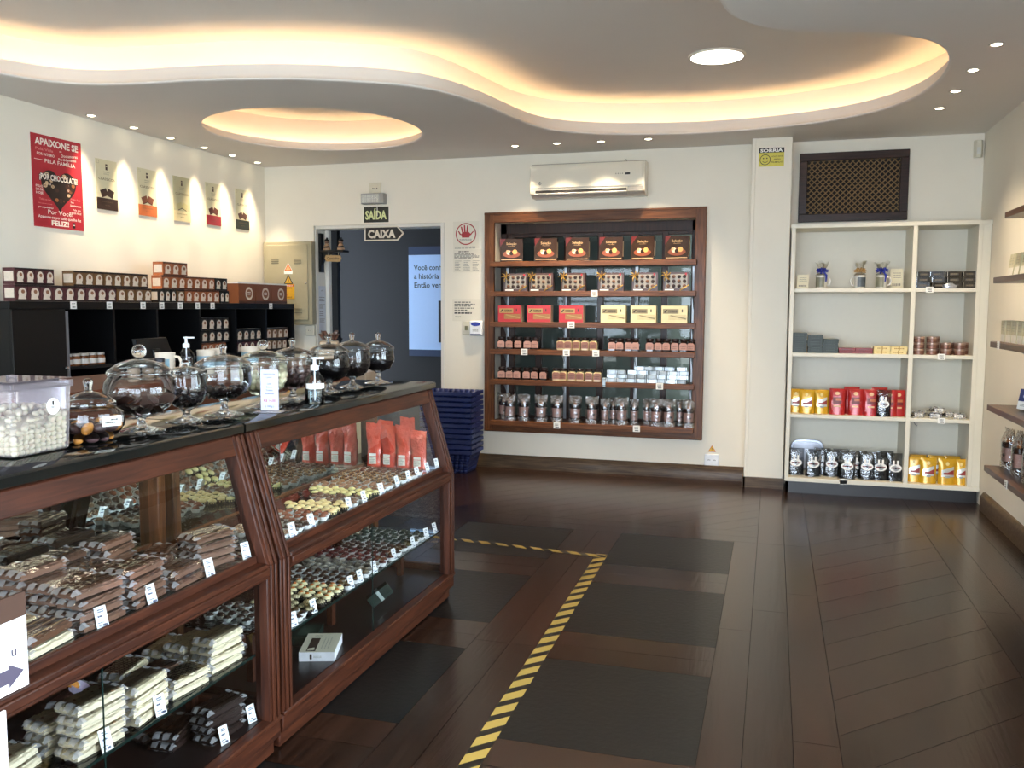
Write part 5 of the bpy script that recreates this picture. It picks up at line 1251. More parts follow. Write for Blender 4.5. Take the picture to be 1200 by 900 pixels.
for k, z in enumerate(SHZ):
    nm = ('top', 'second', 'third', 'fourth', 'fifth', 'bottom')[k]
    b = MB(); b.box(FX0 + FWD - .02 if k else FX0 + FWD - .02, FX1 - FWD + .02, YB - .1, YB + .16, z - .045, z)
    t = b.build('display_shelf', MIDWOOD, bevel=.003)
    tag(t, f'brown wooden board, {nm} shelf of the display niche', 'shelf', 'niche shelves')
    if k != 0:
        pass
METAL = mat('pale metal strip', 'a3a6a8', .35, .6)
for i, x in enumerate((-2.33, -1.79, -1.155, -.665)):
    t = thing('shelf_standard', f'pale metal shelf rail, {ORD[i]} from the left inside the display niche', 'rail', (x, WY - .013, .45), 0, 'metal rails in the niche')
    b = MB(); b.box(-.012, .012, -.008, 0, 0, 1.36); b.build('rail', METAL, t)
    for z in SHZ[1:5]:
        b = MB(); b.prism([(-.003 - 0, z - .45 - .048), (-.003, z - .45 - .13), (.0, z - .45 - .13), (.0, z - .45 - .048)], -.14, -.008, 'Y', 0)
        b = MB(); b.add([(0, -.008, z - .495), (0, -.14, z - .495), (0, -.008, z - .6), (.003, -.008, z - .495), (.003, -.14, z - .495), (.003, -.008, z - .6)], [(0, 1, 2), (5, 4, 3), (0, 3, 4, 1), (1, 4, 5, 2), (2, 5, 3, 0)]); b.build('bracket', METAL, t)
NF = YB - .09            # front line of goods on the niche shelves
def niche_tag(x, k, lab):
    TAGS.put((x, YB - .1005, SHZ[k] - .02), 0, lab, 'price tags on the niche shelves', scale=(1.15, 1, 1.15))
niche_tag(-1.48, 1, 'small price tag on the second niche shelf edge'); niche_tag(-1.68, 2, 'small price tag on third niche shelf edge under the red boxes')
niche_tag(-2.1, 3, 'price tag on fourth niche shelf under the pink labelled jars'); niche_tag(-1.72, 3, 'price tag on the fourth niche shelf between the jar groups'); niche_tag(-1.46, 3, 'price tag on fourth niche shelf under the cream jars')
niche_tag(-.91, 4, 'price tag on the fifth niche shelf under the silver boxes'); niche_tag(-1.8, 5, 'price tag on the bottom niche shelf, nearer the baskets'); niche_tag(-1.1, 5, 'price tag on the bottom niche shelf, nearer the column')

# first shelf: six glossy brown chocolate boxes leaning back
def brown_box():
    b = MB(); W, H, D = .2, .195, .05
    b.box(-W / 2, W / 2, -D, 0, 0, H, 0); y = -D - .0006
    b.disc(-.0, .06, .075, y, 1, 26, .42); b.disc(-.025, .075, .02, y - .0003, 2, 14); b.disc(.0, .068, .018, y - .0005, 0, 14); b.disc(.03, .08, .021, y - .0007, 3, 16); b.disc(-.035, .085, .012, y - .0009, 4, 12)
    b.text('Seleção', 0, .142, .022, .09, y, 4); b.text('chocolates', 0, .128, .007, .06, y, 4); b.rect(-.09, .09, .008, .014, y, 4); b.shape([(-.1, .195), (-.1, .12), (-.05, .195)], y, 5)
    k = len(b.v); b.rect(-.045, -.005, .03, .16, 0, 4); b.v[k:] = [(W / 2 + .0006, x, z) for x, y2, z in b.v[k:]]
    o = b.build('chocolate_box', [mat('glossy brown carton', '2c1a12', .18, var=.2, coat=.5), mat('copper print', '7a3f26', .3), mat('white praline print', 'd9c7b2', .4), mat('biscuit print', 'd99f5c', .4), mat('pale gold print', 'b59a72', .3), mat('dark red print', '5a1a18', .3)], fixn=False)
    o['category'] = 'box'; return Stock(o)
st = brown_box()
for i, x in enumerate((-2.24, -1.92, -1.64, -1.345, -1.07, -.785)):
    st.put((x, NF + .06, SHZ[0] + .001), R.uniform(-.12, .12), f'glossy brown chocolate box, {ORD[i]} from the basket side on top niche shelf', 'brown boxes on the top niche shelf', rot=(-.06, 0, (.25, .05, .05, 0, -.16, -.12)[i]))
# second shelf: window boxes with gold ribbon
def window_box():
    t = thing('praline_box', '', 'box'); W, H, D = .215, .155, .05
    b = MB(); b.box(-W / 2, W / 2, -D, 0, 0, H, 0); b.rect(-.09, .09, .02, .138, -D - .0006, 1); b.rect(-W / 2 + .012, -.02, .004, .014, -D - .0008, 2); b.rect(.07, .085, .128, .148, -D - .001, 3)
    b.build('carton', [mat('brown praline carton', '4a3028', .35), mat('tray grey', '8f8676', .3), PAPER, RED], t, fixn=False)
    b = MB()
    for r in range(3):
        for c in range(4): b.ball((-.066 + c * .044, -D - .001, .04 + r * .039), .0155, 12, 6, 0 if (r + c) % 3 else 1, (1, .5, 1))
    b.build('pralines', [mat('praline dark', '33211b', .3), mat('praline milk', '6b4936', .3)], t)
    b = MB(); q = -D - .004
    b.tube([(.03, q, 0.003), (.105, q, .05)], .0045, 6); b.build('ribbon_band', mat('gold ribbon', 'b8903c', .3, .5), t); b = MB(); b.ball((-.085, q - .004, .125), .008, 8, 5)
    for a in (.4, 1.2, 2.2, 3.0, 4.2, 5.2): b.tube([(-.085, q - .004, .125), (-.085 + .028 * math.cos(a), q - .014, .125 + .028 * math.sin(a)), (-.085 + .045 * math.cos(a + .25), q - .008, .125 + .045 * math.sin(a + .25))], [.003, .005, .003], 6)
    b.build('ribbon_bow', mat('gold ribbon', 'b8903c', .3, .5), t); return Stock(t)
st = window_box()
for i, x in enumerate((-2.19, -1.955, -1.67, -1.34, -1.055, -.79)):
    st.put((x, NF + .06, SHZ[1] + .001), R.uniform(-.08, .08), f'praline box with gold ribbon, {ORD[i]} from the basket side on second shelf', 'praline boxes on the second niche shelf')
# third shelf: three red and three cream boxes
def flatbox(base, pan, pic, edge):
    b = MB(); W, H, D = .215, .145, .09
    b.box(-W / 2, W / 2, -D, 0, 0, H, 0); y = -D - .0006
    b.rect(-.095, .035, .078, .118, y, 1); b.rect(-.05, .1, .025, .07, y, 2); b.shape([(-.088, .088), (-.07, .11), (-.055, .112), (-.075, .085)], y - .0004, 3); b.rect(.06, .07, .09, .115, y, 3)
    b.lines(-.05, .03, .085, .11, 2, y - .0005, 3, .5); b.text('SORTIDOS', -.0, .095, .008, .06, y - .0006, 3); b.shape([(-.04, .06), (.095, .03), (.098, .042), (-.03, .066)], y - .0004, 1)
    k = len(b.v); b.rect(-D, -.0, 0, H, 0, 4); b.v[k:] = [(W / 2 + .0006, x, z) for x, y2, z in b.v[k:]]
    o = b.build('chocolate_box', [base, pan, pic, CH, edge], fixn=False); o['category'] = 'box'; return Stock(o)
sr = flatbox(mat('red carton', 'b22a33', .4), mat('gold panel', 'a98d52', .4), mat('gold picture', '9a6b3c', .4, var=.3, scale=90), mat('cream carton side', 'b9a58c', .5))
sc = flatbox(mat('cream gold carton', 'e3d3a0', .4), mat('khaki panel', '8d8058', .4), mat('pale picture', 'd2c290', .4, var=.1, scale=60), mat('cream carton flank', 'cbbb8a', .5))
for i, x in enumerate((-2.24, -1.975, -1.685)): sr.put((x, NF + .1, SHZ[2] + .001), R.uniform(-.05, .05), f'red and gold chocolate box, {ORD[i]} from the basket side', 'red boxes on the third niche shelf')
for i, x in enumerate((-1.32, -1.06, -.8)): sc.put((x, NF + .1, SHZ[2] + .001), R.uniform(-.04, .04), f'cream and gold chocolate box, {ORD[i]} from the red boxes', 'cream boxes on the third niche shelf')
# fourth and fifth shelves: small jars
def small_jar(body, lab, bits):
    t = thing('sweet_jar', '', 'jar')
    b = MB(); s = .035; b.prism([(-s, -s + .008), (-s + .008, -s), (s - .008, -s), (s, -s + .008), (s, s - .008), (s - .008, s), (-s + .008, s), (-s, s - .008)], 0, .075, 'Z', 0); b.lathe([(.036, .075), (.026, .084), (.026, .088)], n=16)
    b.build('jar_body', body, t, bevel=.004)
    b = MB(); b.lathe([(.032, .086), (.033, .088), (.033, .106), (.03, .109), (0, .109)], n=18); b.build('jar_lid', mat('brown jar lid', '33211b', .35), t)
    b = MB(); b.shape([(-.032, .016), (.032, .016), (.032, .062), (.018, .074), (-.018, .074), (-.032, .062)], -s - .0008, 0); b.text('brigadeiro', 0, .042, None, .044, -s - .0012, 1); b.lines(-.02, .02, .024, .034, 2, -s - .0012, 1, .4)
    b.build('jar_label', [lab, CH], t, fixn=False); return Stock(t)
jd = small_jar(mat('dark spread jar', '2a1a16', .12, var=.1, coat=.5), mat('pink brown label', 'b58778', .5), 0)
jc = small_jar(mat('cream sweets jar', 'c9b58a', .2, var=.25, scale=60, coat=.5), mat('brown label', '8a5a4a', .5), 0)
def jars(st, xs, k, words, dy=0): 
    for i, x in enumerate(xs): st.put((x, NF + .045 + dy, SHZ[k] + .001), R.uniform(-.15, .15), f'{words}, {ORD[i]} from left', f'{words}s')
jars(jd, (-2.325, -2.245, -2.165, -2.085, -2.01), 3, 'dark jar with pink label on fourth niche shelf, basket side')
jars(jc, (-1.78, -1.715, -1.64, -1.565, -1.49), 3, 'cream jar with brown lid in the middle of fourth shelf')
jars(jd, (-1.33, -1.26, -1.185, -1.125), 3, 'dark jar with pink label on fourth shelf past cream jars')
jars(jd, (-1.005, -.93, -.86, -.79, -.72, -.655), 3, 'dark jar with pink label on fourth shelf, column side')
jars(jd, (-2.32, -2.245, -2.175, -2.09, -2.01, -1.93), 4, 'dark jar with pink label on fifth niche shelf')
jars(jc, (-1.82, -1.755, -1.68, -1.605, -1.53, -1.455), 4, 'cream jar with brown lid on fifth niche shelf')
# small silver boxes tied with dark ribbon
def silver_box():
    b = MB(); W, H, D = .082, .034, .06
    b.box(-W / 2, W / 2, -D, 0, 0, H, 0); b.box(-.033, -.0285, -D - .0008, .0, -.0, H + .0008, 1); b.box(.0285, .033, -D - .0008, 0, 0, H + .0008, 1); b.box(-W / 2, W / 2, -D - .0006, -D + .003, H * .0, H * .08, 1)
    o = b.build('silver_box', [mat('silver foil', 'a9b0b3', .3, .6, var=.35, scale=30), mat('dark ribbon', '1f2f2c', .4)], bevel=.001); o['category'] = 'box'; return Stock(o)
sb = silver_box()
R2 = random.Random(11)
for lay, xs in enumerate(((-1.335, -1.25, -1.16, -1.07, -.985, -.9, -.815, -.73), (-1.33, -1.235, -1.15, -1.065, -.98, -.895, -.81, -.72), (-1.325, -1.24, -1.15, -1.06, -.965, -.88, -.8, -.715), (-1.09, -1.005, -.92, -.83, -.73))):
    for i, x in enumerate(xs): sb.put((x, NF + .066 + R2.uniform(0, .008), SHZ[4] + .001 + lay * .0355), R2.uniform(-.1, .1), f'small silver ribboned box, {ORD[i]} from the cream jars in {ORD[lay]} layer', 'small silver boxes on the fifth niche shelf')
sb.put((-1.4, NF + .045, SHZ[4] + .001), 0, 'small silver ribboned box on end right beside the cream jars', 'small silver boxes on the fifth niche shelf', rot=(0, PI / 2, 0), scale=(.9, 1, .8))
bpy.context.view_layer.update()
# bottom shelf: cellophane bags with labelled jars
def cello_bag(seed):
    r = random.Random(seed); t = thing('jar_in_bag', '', 'bag')
    b = MB(); b.lathe([(.036, 0.02), (.042, .03), (.046, .11), (.044, .125), (.05, .13), (.05, .155), (.046, .16), (0, .16)], n=20); b.build('jar_body', mat('brown drink jar', '3a241c', .2, var=.15, coat=.4), t)
    b = MB(); b.lathe([(.0445, .045), (.0465, .06), (.0475, .115), (.047, .125)], n=20); b.f = [f for f in b.f if len(f) == 4]; b.m = [0] * len(b.f); b.build('jar_label', mat('dusty pink label', 'b98f83', .5, var=.1), t)
    b = MB(); b.disc(.016, .082, .014, -.0485, 0, 16, .65); b.lines(-.02, .03, .055, .065, 2, -.0485, 1, .4); b.v = [(x, y - .0 + .012 * (x / .04) ** 2, z) for x, y, z in b.v]; b.build('label_print', [CH, mat('grey print', 'a9a698')], t, fixn=False)
    b = MB(); b.lathe([(.02, .13), (.021, .135), (.018, .2), (0, .205)], n=12); b.build('wrapped_sweet', mat('copper foil', 'b0703f', .3, .6), t)
    b = MB(); nx, nz = 12, 12; W, H = .128, .235
    for s in (-1, 1):
        k = len(b.v)
        for j in range(nz + 1):
            for i in range(nx + 1):
                u, v = -1 + 2 * i / nx, j / nz
                th = (.052 * math.sqrt(max(0, 1 - u * u)) + .001) if v < .72 else (.052 * math.sqrt(max(0, 1 - u * u)) * (1 - (v - .72) / .28) + .002)
                b.v.append((u * W / 2 + r.uniform(-.002, .002), s * (th + r.uniform(0, .003)) + (r.uniform(-.006, .006) if v > .8 else 0), v * H + (r.uniform(-.006, .01) if j == nz else 0)))
        for j in range(nz):
            for i in range(nx):
                a = k + j * (nx + 1) + i; b.f.append((a, a + 1, a + nx + 2, a + nx + 1)); b.m.append(1 if j >= nz - 3 else (1 if j < 2 else 0))
    b.build('cellophane', [CELLO, glassy('silvery crumpled film', 'd9d6d0', 1.5, .35, .12, bump=1.2, bscale=60)], t, fixn=False); return Stock(t)
cb = [cello_bag(i) for i in range(3)]
for i, (x, d) in enumerate(((-2.33, .07), (-2.25, 0), (-2.12, 0), (-1.96, 0), (-1.815, 0), (-1.65, 0), (-1.50, 0), (-1.385, .0), (-1.325, .07), (-1.24, .0), (-1.135, .03), (-1.03, .06), (-.945, .0), (-.835, 0), (-.75, .075), (-.67, 0))):
    cb[i % 3].put((x, NF + .05 + d * 1.1, SHZ[5] + .001), R.uniform(-.2, .2), f'cellophane bag with brown jar, {ORD[i]} along the bottom niche shelf', 'cellophane bags on the bottom niche shelf', scale=(.62, .7, .95) if i in (7, 8, 10, 11, 14) else (.9, .75, 1))
# ================================================================ white shelf unit
SY, SX0, SX1, SXM = 7.16, .115, 1.44, .99
LAM = mat('white laminate', 'dcd6c4', .4, var=.02)
o = (.82, 7.36, 0)
t = thing('shelf_unit', 'tall white open shelf unit beside the column', 'shelf unit', o)
for x, w in ((SX0, .03), (SXM - .016, .032), (SX1 - .03, .03)):
    b = MB(); b.box(x, x + w, SY, YB - .004, .115, 2.09); BT(b, 'upright_panel', LAM, t, o, bevel=.002)
b = MB(); b.box(SX0 - .005, SX1 + .06, SY - .002, YB - .004, 2.06, 2.092); BT(b, 'top_panel', LAM, t, o, bevel=.002)
b = MB(); b.box(SX0, XR - .003, SY - .002, YB - .004, .098, .13); BT(b, 'bottom_panel', LAM, t, o, bevel=.002)
b = MB(); b.box(SX0 + .02, SX1 - .02, YB - .014, YB - .004, .12, 2.07); BT(b, 'back_panel', LAM, t, o)
b = MB(); b.box(SX1, XR - .003, SY + .004, SY + .024, .13, 2.09); BT(b, 'filler_panel', LAM, t, o, bevel=.002)
b = MB(); b.box(SX0 + .01, XR - .01, SY + .05, SY + .07, 0, .098); b.box(SX0 + .01, SX0 + .03, SY + .05, YB - .01, 0, .098); BT(b, 'plinth', mat('dark plinth', '1a1512', .4), t, o)
LZ = (1.602, 1.107, .63, .13)
for z in LZ[:3]:
    for a, c in ((SX0 + .03, SXM - .016), (SXM + .016, SX1 - .03)):
        b = MB(); b.box(a, c, SY + .003, YB - .014, z - .028, z); BT(b, 'shelf_board', LAM, t, o, bevel=.002)
b = MB(); b.tube([(1.12 + .06 * math.cos(a), SY + .2, .585 + .045 * math.sin(a)) for a in [2 * PI * i / 20 for i in range(14)]], .003, 6); BT(b, 'loose_cable', mat('grey cable', '8a8a88', .5), t, o)
for x, k, l in ((1.1, 0, 'price tag on the shelf unit under the black boxes'), (1.2, 1, 'price tag on the shelf unit under the copper tins'), (1.22, 2, 'price tag on the shelf unit under the small clear packs'), (.55, 3, 'grey tag on the bottom edge of the shelf unit')):
    TAGS.put((x, SY - .0, LZ[k] - .012), 0, l, 'price tags on the white shelf unit', scale=(1, 1, .9))
# top shelf: two notices, three mugs in cellophane with bows
for x, h, w, l in ((.165, .105, .085, 'small pale notice card at the column end of the white shelf'), (.85, .15, .09, 'larger pale notice card beside the shelf divider')):
    flat_sign('notice_card', l, 'card', (x, SY + .07 if x < .5 else SY + .2, LZ[0] + (.001 if x > .5 else .001)), 0, w, h, [mat('pale card', 'd6cfb4', .6), GREYINK], lambda b, y, w=w, h=h: (b.lines(w * .2, w * .9, h * .5, h * .85, 3, y, 1, .3), b.lines(w * .15, w * .9, h * .1, h * .3, 1, y, 1, .6)), .003)
def gift_mug(lab, x, y, rz, bow, prt):
    t = thing('gift_mug', lab, 'mug', (x, y, LZ[0] + .001), rz, 'bowed mugs on the white shelf')
    b = MB(); b.lathe([(.036, 0), (.04, .005), (.041, .1), (.038, .101), (.035, .015), (0, .014)], n=22); b.build('mug_body', mat('white mug glaze', 'd3d0c8', .25, var=.04), t)
    b = MB(); b.lathe([(.0405, .012), (.0415, .085)], n=22); b.f = [f for f in b.f if len(f) == 4 and all(b.v[i][0] < .025 for i in f)]; b.m = [0] * len(b.f); b.build('printed_band', prt, t)
    b = MB(); b.tube([(.04, 0, .085), (.06, 0, .082), (.068, 0, .058), (.06, 0, .03), (.04, 0, .022)], .006, 8); b.build('handle', mat('white mug glaze', 'd3d0c8'), t)
    r = random.Random(lab); b = MB(); n = 14
    for j, (q, z) in enumerate(((.044, .098), (.046, .104), (.03, .118), (.012, .125), (.035, .17), (.05, .2))):
        for i in range(n): a = 2 * PI * i / n; b.v.append((q * (1 + r.uniform(-.2, .2) * (j > 2)) * math.cos(a), q * math.sin(a), z + r.uniform(-.012, .015) * (j > 3)))
    for j in range(5):
        for i in range(n): b.f.append((j * n + i, j * n + (i + 1) % n, (j + 1) * n + (i + 1) % n, (j + 1) * n + i)); b.m.append(0)
    b.build('cellophane', CELLO, t, fixn=False)
    b = MB()
    for k in range(9):
        a = 2 * PI * k / 9 + .3; c, s = math.cos(a), math.sin(a); z = .125
        b.tube([(0, -.006, z), (.026 * c, -.02 + .012 * s, z + .018 + .012 * s), (.045 * c, -.026 + .01 * s, z + .022 * s + .012), (.02 * c, -.02, z + .004)], [.003, .008, .007, .003], 6)
    b.tube([(.01, -.03, .125), (.03, -.046, .1), (.026, -.05, .05)], [.004, .008, .005], 6); b.build('bow', bow, t)
BB = mat('royal blue ribbon', '1b2c92', .3, var=.2); GB = mat('gold gift ribbon', 'b98f52', .3, .2, var=.2)
gift_mug('white gift mug with blue bow, handle pointing to the gold bow', .345, SY + .1, .1, BB, mat('green brown mug print', '7d7c68', .4, var=.4, scale=40))
gift_mug('white gift mug with gold bow in cellophane', .625, SY + .11, PI - .1, GB, mat('dark mug print', '4a5258', .4, var=.6, scale=40))
gift_mug('white gift mug with blue bow next to the gold bow', .78, SY + .13, -.1, BB, mat('green brown mug print', '7d7c68'))
# black boxes, three layers
def black_box():
    b = MB(); W, H, D = .098, .04, .1
    b.box(-W / 2, W / 2, -D, 0, 0, H, 0); b.rect(-.03, .03, .012, .028, -D - .0005, 1); b.lines(-.025, .025, .014, .026, 2, -D - .0008, 2, .4)
    b.rect(-W / 2 + .002, -W / 2 + .006, .002, H - .002, -D - .0005, 3)
    o = b.build('chocolate_box', [mat('black gloss carton', '15130f', .15, var=.2, coat=.5), mat('dark brown panel', '3b342c', .4), mat('gold small print', '8a7a58', .4), CHROME], fixn=False); o['category'] = 'box'; return Stock(o)
kb = black_box()
for lay, xs in enumerate(((1.06, 1.165, 1.27, 1.372), (1.06, 1.17, 1.27, 1.372), (1.062, 1.155, 1.265, 1.37))):
    for i, x in enumerate(xs): kb.put((x, SY + .125 + R.uniform(0, .02), LZ[0] + .001 + lay * .0408), R.uniform(-.04, .04), f'black glossy box, {ORD[i]} from the divider, {ORD[lay]} layer from below, white shelf unit', 'black boxes on the white shelf unit')
b = MB(); b.lathe([(.0, 0), (.02, .003), (.024, .02), (.01, .036), (0, .038)], n=14, sx=2.2, sy=.6)
tag(b.build('foil_sweet', mat('bright foil', 'c6cbd6', .2, .8), loc=(1.235, SY + .008, LZ[0] + .001)), 'bright foil wrapped sweet in front of the black boxes', 'sweet')
# second shelf: green slim boxes, red and cream boxes, copper tins
def slim(nm, m, pr, W=.11, H=.0148, D=.1, ribbon=None):
    b = MB(); b.box(-W / 2, W / 2, -D, 0, 0, H, 0); b.lines(-W * .3, W * .35, H * .25, H * .75, 1, -D - .0005, 1, .6)
    if ribbon: b.box(-.004, .004, -D - .0008, 0, 0, H + .0006, 2)
    o = b.build(nm, [m, pr] + ([ribbon] if ribbon else []), fixn=False, bevel=.0008); o['category'] = 'box'; return Stock(o)
gs = slim('chocolate_box', mat('slate green carton', '232e29', .45), mat('pale green print', '4d5a53', .5))
for c, (x, n) in enumerate(((.195, 10), (.312, 9), (.425, 7))):
    for j in range(n): gs.put((x + R.uniform(-.002, .002), SY + .12, LZ[1] + .001 + j * .0153), R.uniform(-.03, .03), f'slim green box, {ORD[j]} from below, in the {("tallest", "middle", "lowest")[c]} green pile', 'slim green boxes on the white shelf unit')
rs = slim('chocolate_box', mat('dull red carton', '7d2a2c', .45), mat('dark red print', '5a1a18'), .12, .02)
for c, x in enumerate((.545, .668)):
    for j in range(2): rs.put((x, SY + .12, LZ[1] + .001 + j * .0205), R.uniform(-.03, .03), f'slim red box, {("lower", "upper")[j]} of the pile {("beside the green boxes", "beside the cream boxes")[c]}', 'slim red boxes on the white shelf unit')
cs = slim('chocolate_box', mat('cream yellow carton', 'e0cb8c', .45), mat('gold tie', 'a8853f', .4), .115, .028, .1, mat('gold tie', 'a8853f'))
for c, x in enumerate((.79, .908)):
    for j in range(2): cs.put((x + j * .003, SY + .12, LZ[1] + .001 + j * .0285), R.uniform(-.03, .03), f'cream tied box, {("lower", "upper")[j]} of the pile {("beside the red boxes", "beside the divider")[c]}', 'cream boxes on the white shelf unit')
def tin():
    b = MB(); b.lathe([(.036, 0), (.038, .002), (.038, .028), (.036, .03)], n=22, m=0); b.lathe([(.0385, .028), (.0395, .03), (.0395, .042), (.036, .044), (0, .0445)], n=22, m=1)
    o = b.build('copper_tin', [mat('copper tin print', '7a5648', .35, .3, var=.3, scale=40), mat('pale copper lid', 'b59a8c', .3, .6)]); o['category'] = 'tin'; return Stock(o)
ct = tin()
for i, (x, y, n) in enumerate(((1.05, .05, 3), (1.14, .055, 3), (1.165, .13, 3), (1.235, .05, 2), (1.26, .125, 2), (1.33, .06, 2), (1.335, .14, 2), (1.378, .19, 2))):
    for j in range(n): ct.put((x, SY + y, LZ[1] + .001 + j * .0452), R.uniform(0, 6), f'copper tin, {ORD[j]} from below in {ORD[i]} stack counted from the divider', 'copper tins on the white shelf unit')
# pouches
def pouch(nm, m, mats, kind, W, H, D):
    t = thing(nm, '', 'bag'); b = MB(); nx, nz = 8, 12
    r = random.Random(nm)
    for s in (-1, 1):
        k = len(b.v)
        for j in range(nz + 1):
            for i in range(nx + 1):
                u, v = -1 + 2 * i / nx, j / nz
                th = D / 2 * (1 - v) ** .55 * (1 - .35 * u * u) + .0015
                if abs(u) == 1: th = .001 + .3 * D * max(0, .25 - v)
                b.v.append((u * W / 2 * (1 - .03 * math.sin(v * PI)), s * (th + r.uniform(0, .0012)), v * H))
        for j in range(nz):
            for i in range(nx): a = k + j * (nx + 1) + i; b.f.append((a, a + 1, a + nx + 2, a + nx + 1)); b.m.append(0)
    b.build('pouch', m, t, fixn=False)
    def front(b2, mm, name):
        b2.v = [(u, -(D / 2 * max(0, 1 - z / H) ** .55 * (1 - .35 * (u / W * 2) ** 2) + .0035) - (.0 if y == 0 else -y), z) for u, y, z in b2.v]; return b2.build(name, mm, t, fixn=False)
    def grid(b2, u0, u1, v0, v1, mi, top=None, yy=0):
        k = len(b2.v); n = 5
        for j in range(n + 1):
            for i in range(n + 1):
                u = u0 + (u1 - u0) * i / n; v = v0 + (v1 - v0) * j / n
                if top: v = v0 + (top(u) - v0) * j / n
                b2.v.append((u, yy, v))
        for j in range(n):
            for i in range(n): a = k + j * (n + 1) + i; b2.f.append((a, a + 1, a + n + 2, a + n + 1)); b2.m.append(mi)
    b2 = MB()
    if kind == 'yellow':
        grid(b2, -.042 * W / .13, .046 * W / .13, H * .3, H * .6, 0, lambda u: H * (.62 + 1.6 * u)); grid(b2, -.03 * W / .13, .045 * W / .13, H * .38, H * .5, 1, lambda u: H * (.46 + 2.4 * max(0, u)), -.0008); grid(b2, -.02, .02, H * .26, H * .33, 2, None, -.0006)
        b2.disc(0, H * .8, .014, 0, 3, 14)
    if kind == 'red':
        b2.disc(0, H * .82, .02, 0, 0, 16, .7); grid(b2, -.035, .035, H * .42, H * .68, 1); grid(b2, -.012, .034, H * .54, H * .64, 2, None, -.0008); grid(b2, -.03, .025, H * .3, H * .36, 0)
    if kind == 'coffee':
        k = 16; b2.shape([(.046 * math.cos(2 * PI * i / k), H * .47 + .03 * math.sin(2 * PI * i / k)) for i in range(k)], 0, 0)
        b2.shape([(-.022, H * .55), (-.008, H * .55), (-.008, H * .74), (-.022, H * .74)], 0, 0); b2.shape([(.008, H * .55), (.022, H * .55), (.022, H * .74), (.008, H * .74)], 0, 0)
        b2.ring(0, H * .47, .012, .04, -.0006, 1, 20) if False else None
        b2.rect(-.034, -.008, H * .45, H * .49, -.0008, 1); b2.rect(.008, .034, H * .45, H * .49, -.0008, 1); b2.disc(0, H * .47, .008, -.0008, 2, 12)
    front(b2, mats, 'printed_label')
    return t
yp = Stock(pouch('sweet_pouch', mat('yellow foil pouch', 'c99a1e', .25, .15, var=.1, coat=.3), [mat('silver print', 'c2c4bc', .3, .5), mat('pouch red print', '8a2a24', .4), mat('pouch grey print', '8f9a96', .4), mat('pouch pale yellow', 'd9c27a', .4)], 'yellow', .14, .19, .06))
rp = Stock(pouch('sweet_pouch', mat('red foil pouch', 'a81e1c', .28, .1, var=.12, coat=.3), [mat('cream pouch print', 'd9b184', .4), mat('dark red pouch print', '6d1712', .4), mat('orange pouch print', 'b8683a', .4)], 'red', .135, .2, .06))
cpm = glassy('grey clear pouch', 'c9cacb', 1.45, .03, .1, bump=.35, bscale=40)
def coffee():
    t = pouch('coffee_pouch', cpm, [PAPER, mat('dark red small print', '7a2a2a', .5), INK], 'coffee', .125, .215, .055)
    b = MB(); b.prism([(-.054, .004), (.054, .004), (.054, .1), (.02, .108), (-.03, .104), (-.054, .1)], -.016, .016, 'Y', 0); b.build('dark_filling', mat('dark beans', '14110f', .35, var=.4, scale=120, bump=.8, bscale=160), t, bevel=.008); return Stock(t)
cp = coffee()
for i, (x, d) in enumerate(((.185, .07), (.265, .03), (.375, .05))): yp.put((x, SY + .05 + d, LZ[2] + .001), R.uniform(-.1, .1), f'yellow foil pouch, {ORD[i]} from the column on the third white shelf', 'yellow pouches on the third white shelf', scale=(.8, 1, .98))
for i, (x, d) in enumerate(((.49, .03), (.6, .1), (.625, .04), (.735, .03), (.8, .1), (.865, .03), (.93, .05))): rp.put((x, SY + .05 + d, LZ[2] + .001), R.uniform(-.1, .1), f'red foil pouch, {ORD[i]} from the yellow pouches on the third white shelf', 'red pouches on the third white shelf', scale=(.85, 1, 1.0 + .06 * (d > .08)))
cp.put((.82, SY + .035, LZ[2] + .001), -.05, 'dark clear pouch standing in front of the red pouches', 'dark clear pouches', scale=(.85, 1, .95))
for i, (x, d) in enumerate(((.2, .06), (.33, .03), (.4, .12), (.47, .07), (.58, .0), (.54, .12), (.665, .07), (.725, .03), (.82, .03), (.86, .1), (.925, .02))):
    cp.put((x, SY + .06 + d, LZ[3] + .001), R.uniform(-.12, .12), f'dark clear pouch with oval label, {ORD[i]} from the column on bottom shelf', 'dark clear pouches on the bottom shelf', scale=(.98, .9, 1))
for i, (x, d) in enumerate(((1.06, .05), (1.155, .02), (1.285, .02), (1.382, .03), (1.1, .15), (1.23, .15), (1.34, .16))):
    yp.put((x, SY + .05 + d, LZ[3] + .001), R.uniform(-.12, .12), f'yellow foil pouch, {("first in front row from divider", "second in front row", "third in front row", "last in front row by filler panel", "back row nearest divider", "middle of back row", "back row farthest from divider")[i]}', 'yellow pouches on the bottom shelf', scale=(.82 if i not in (2, 3) else (.9 if i == 2 else .62), .9, 1.02))
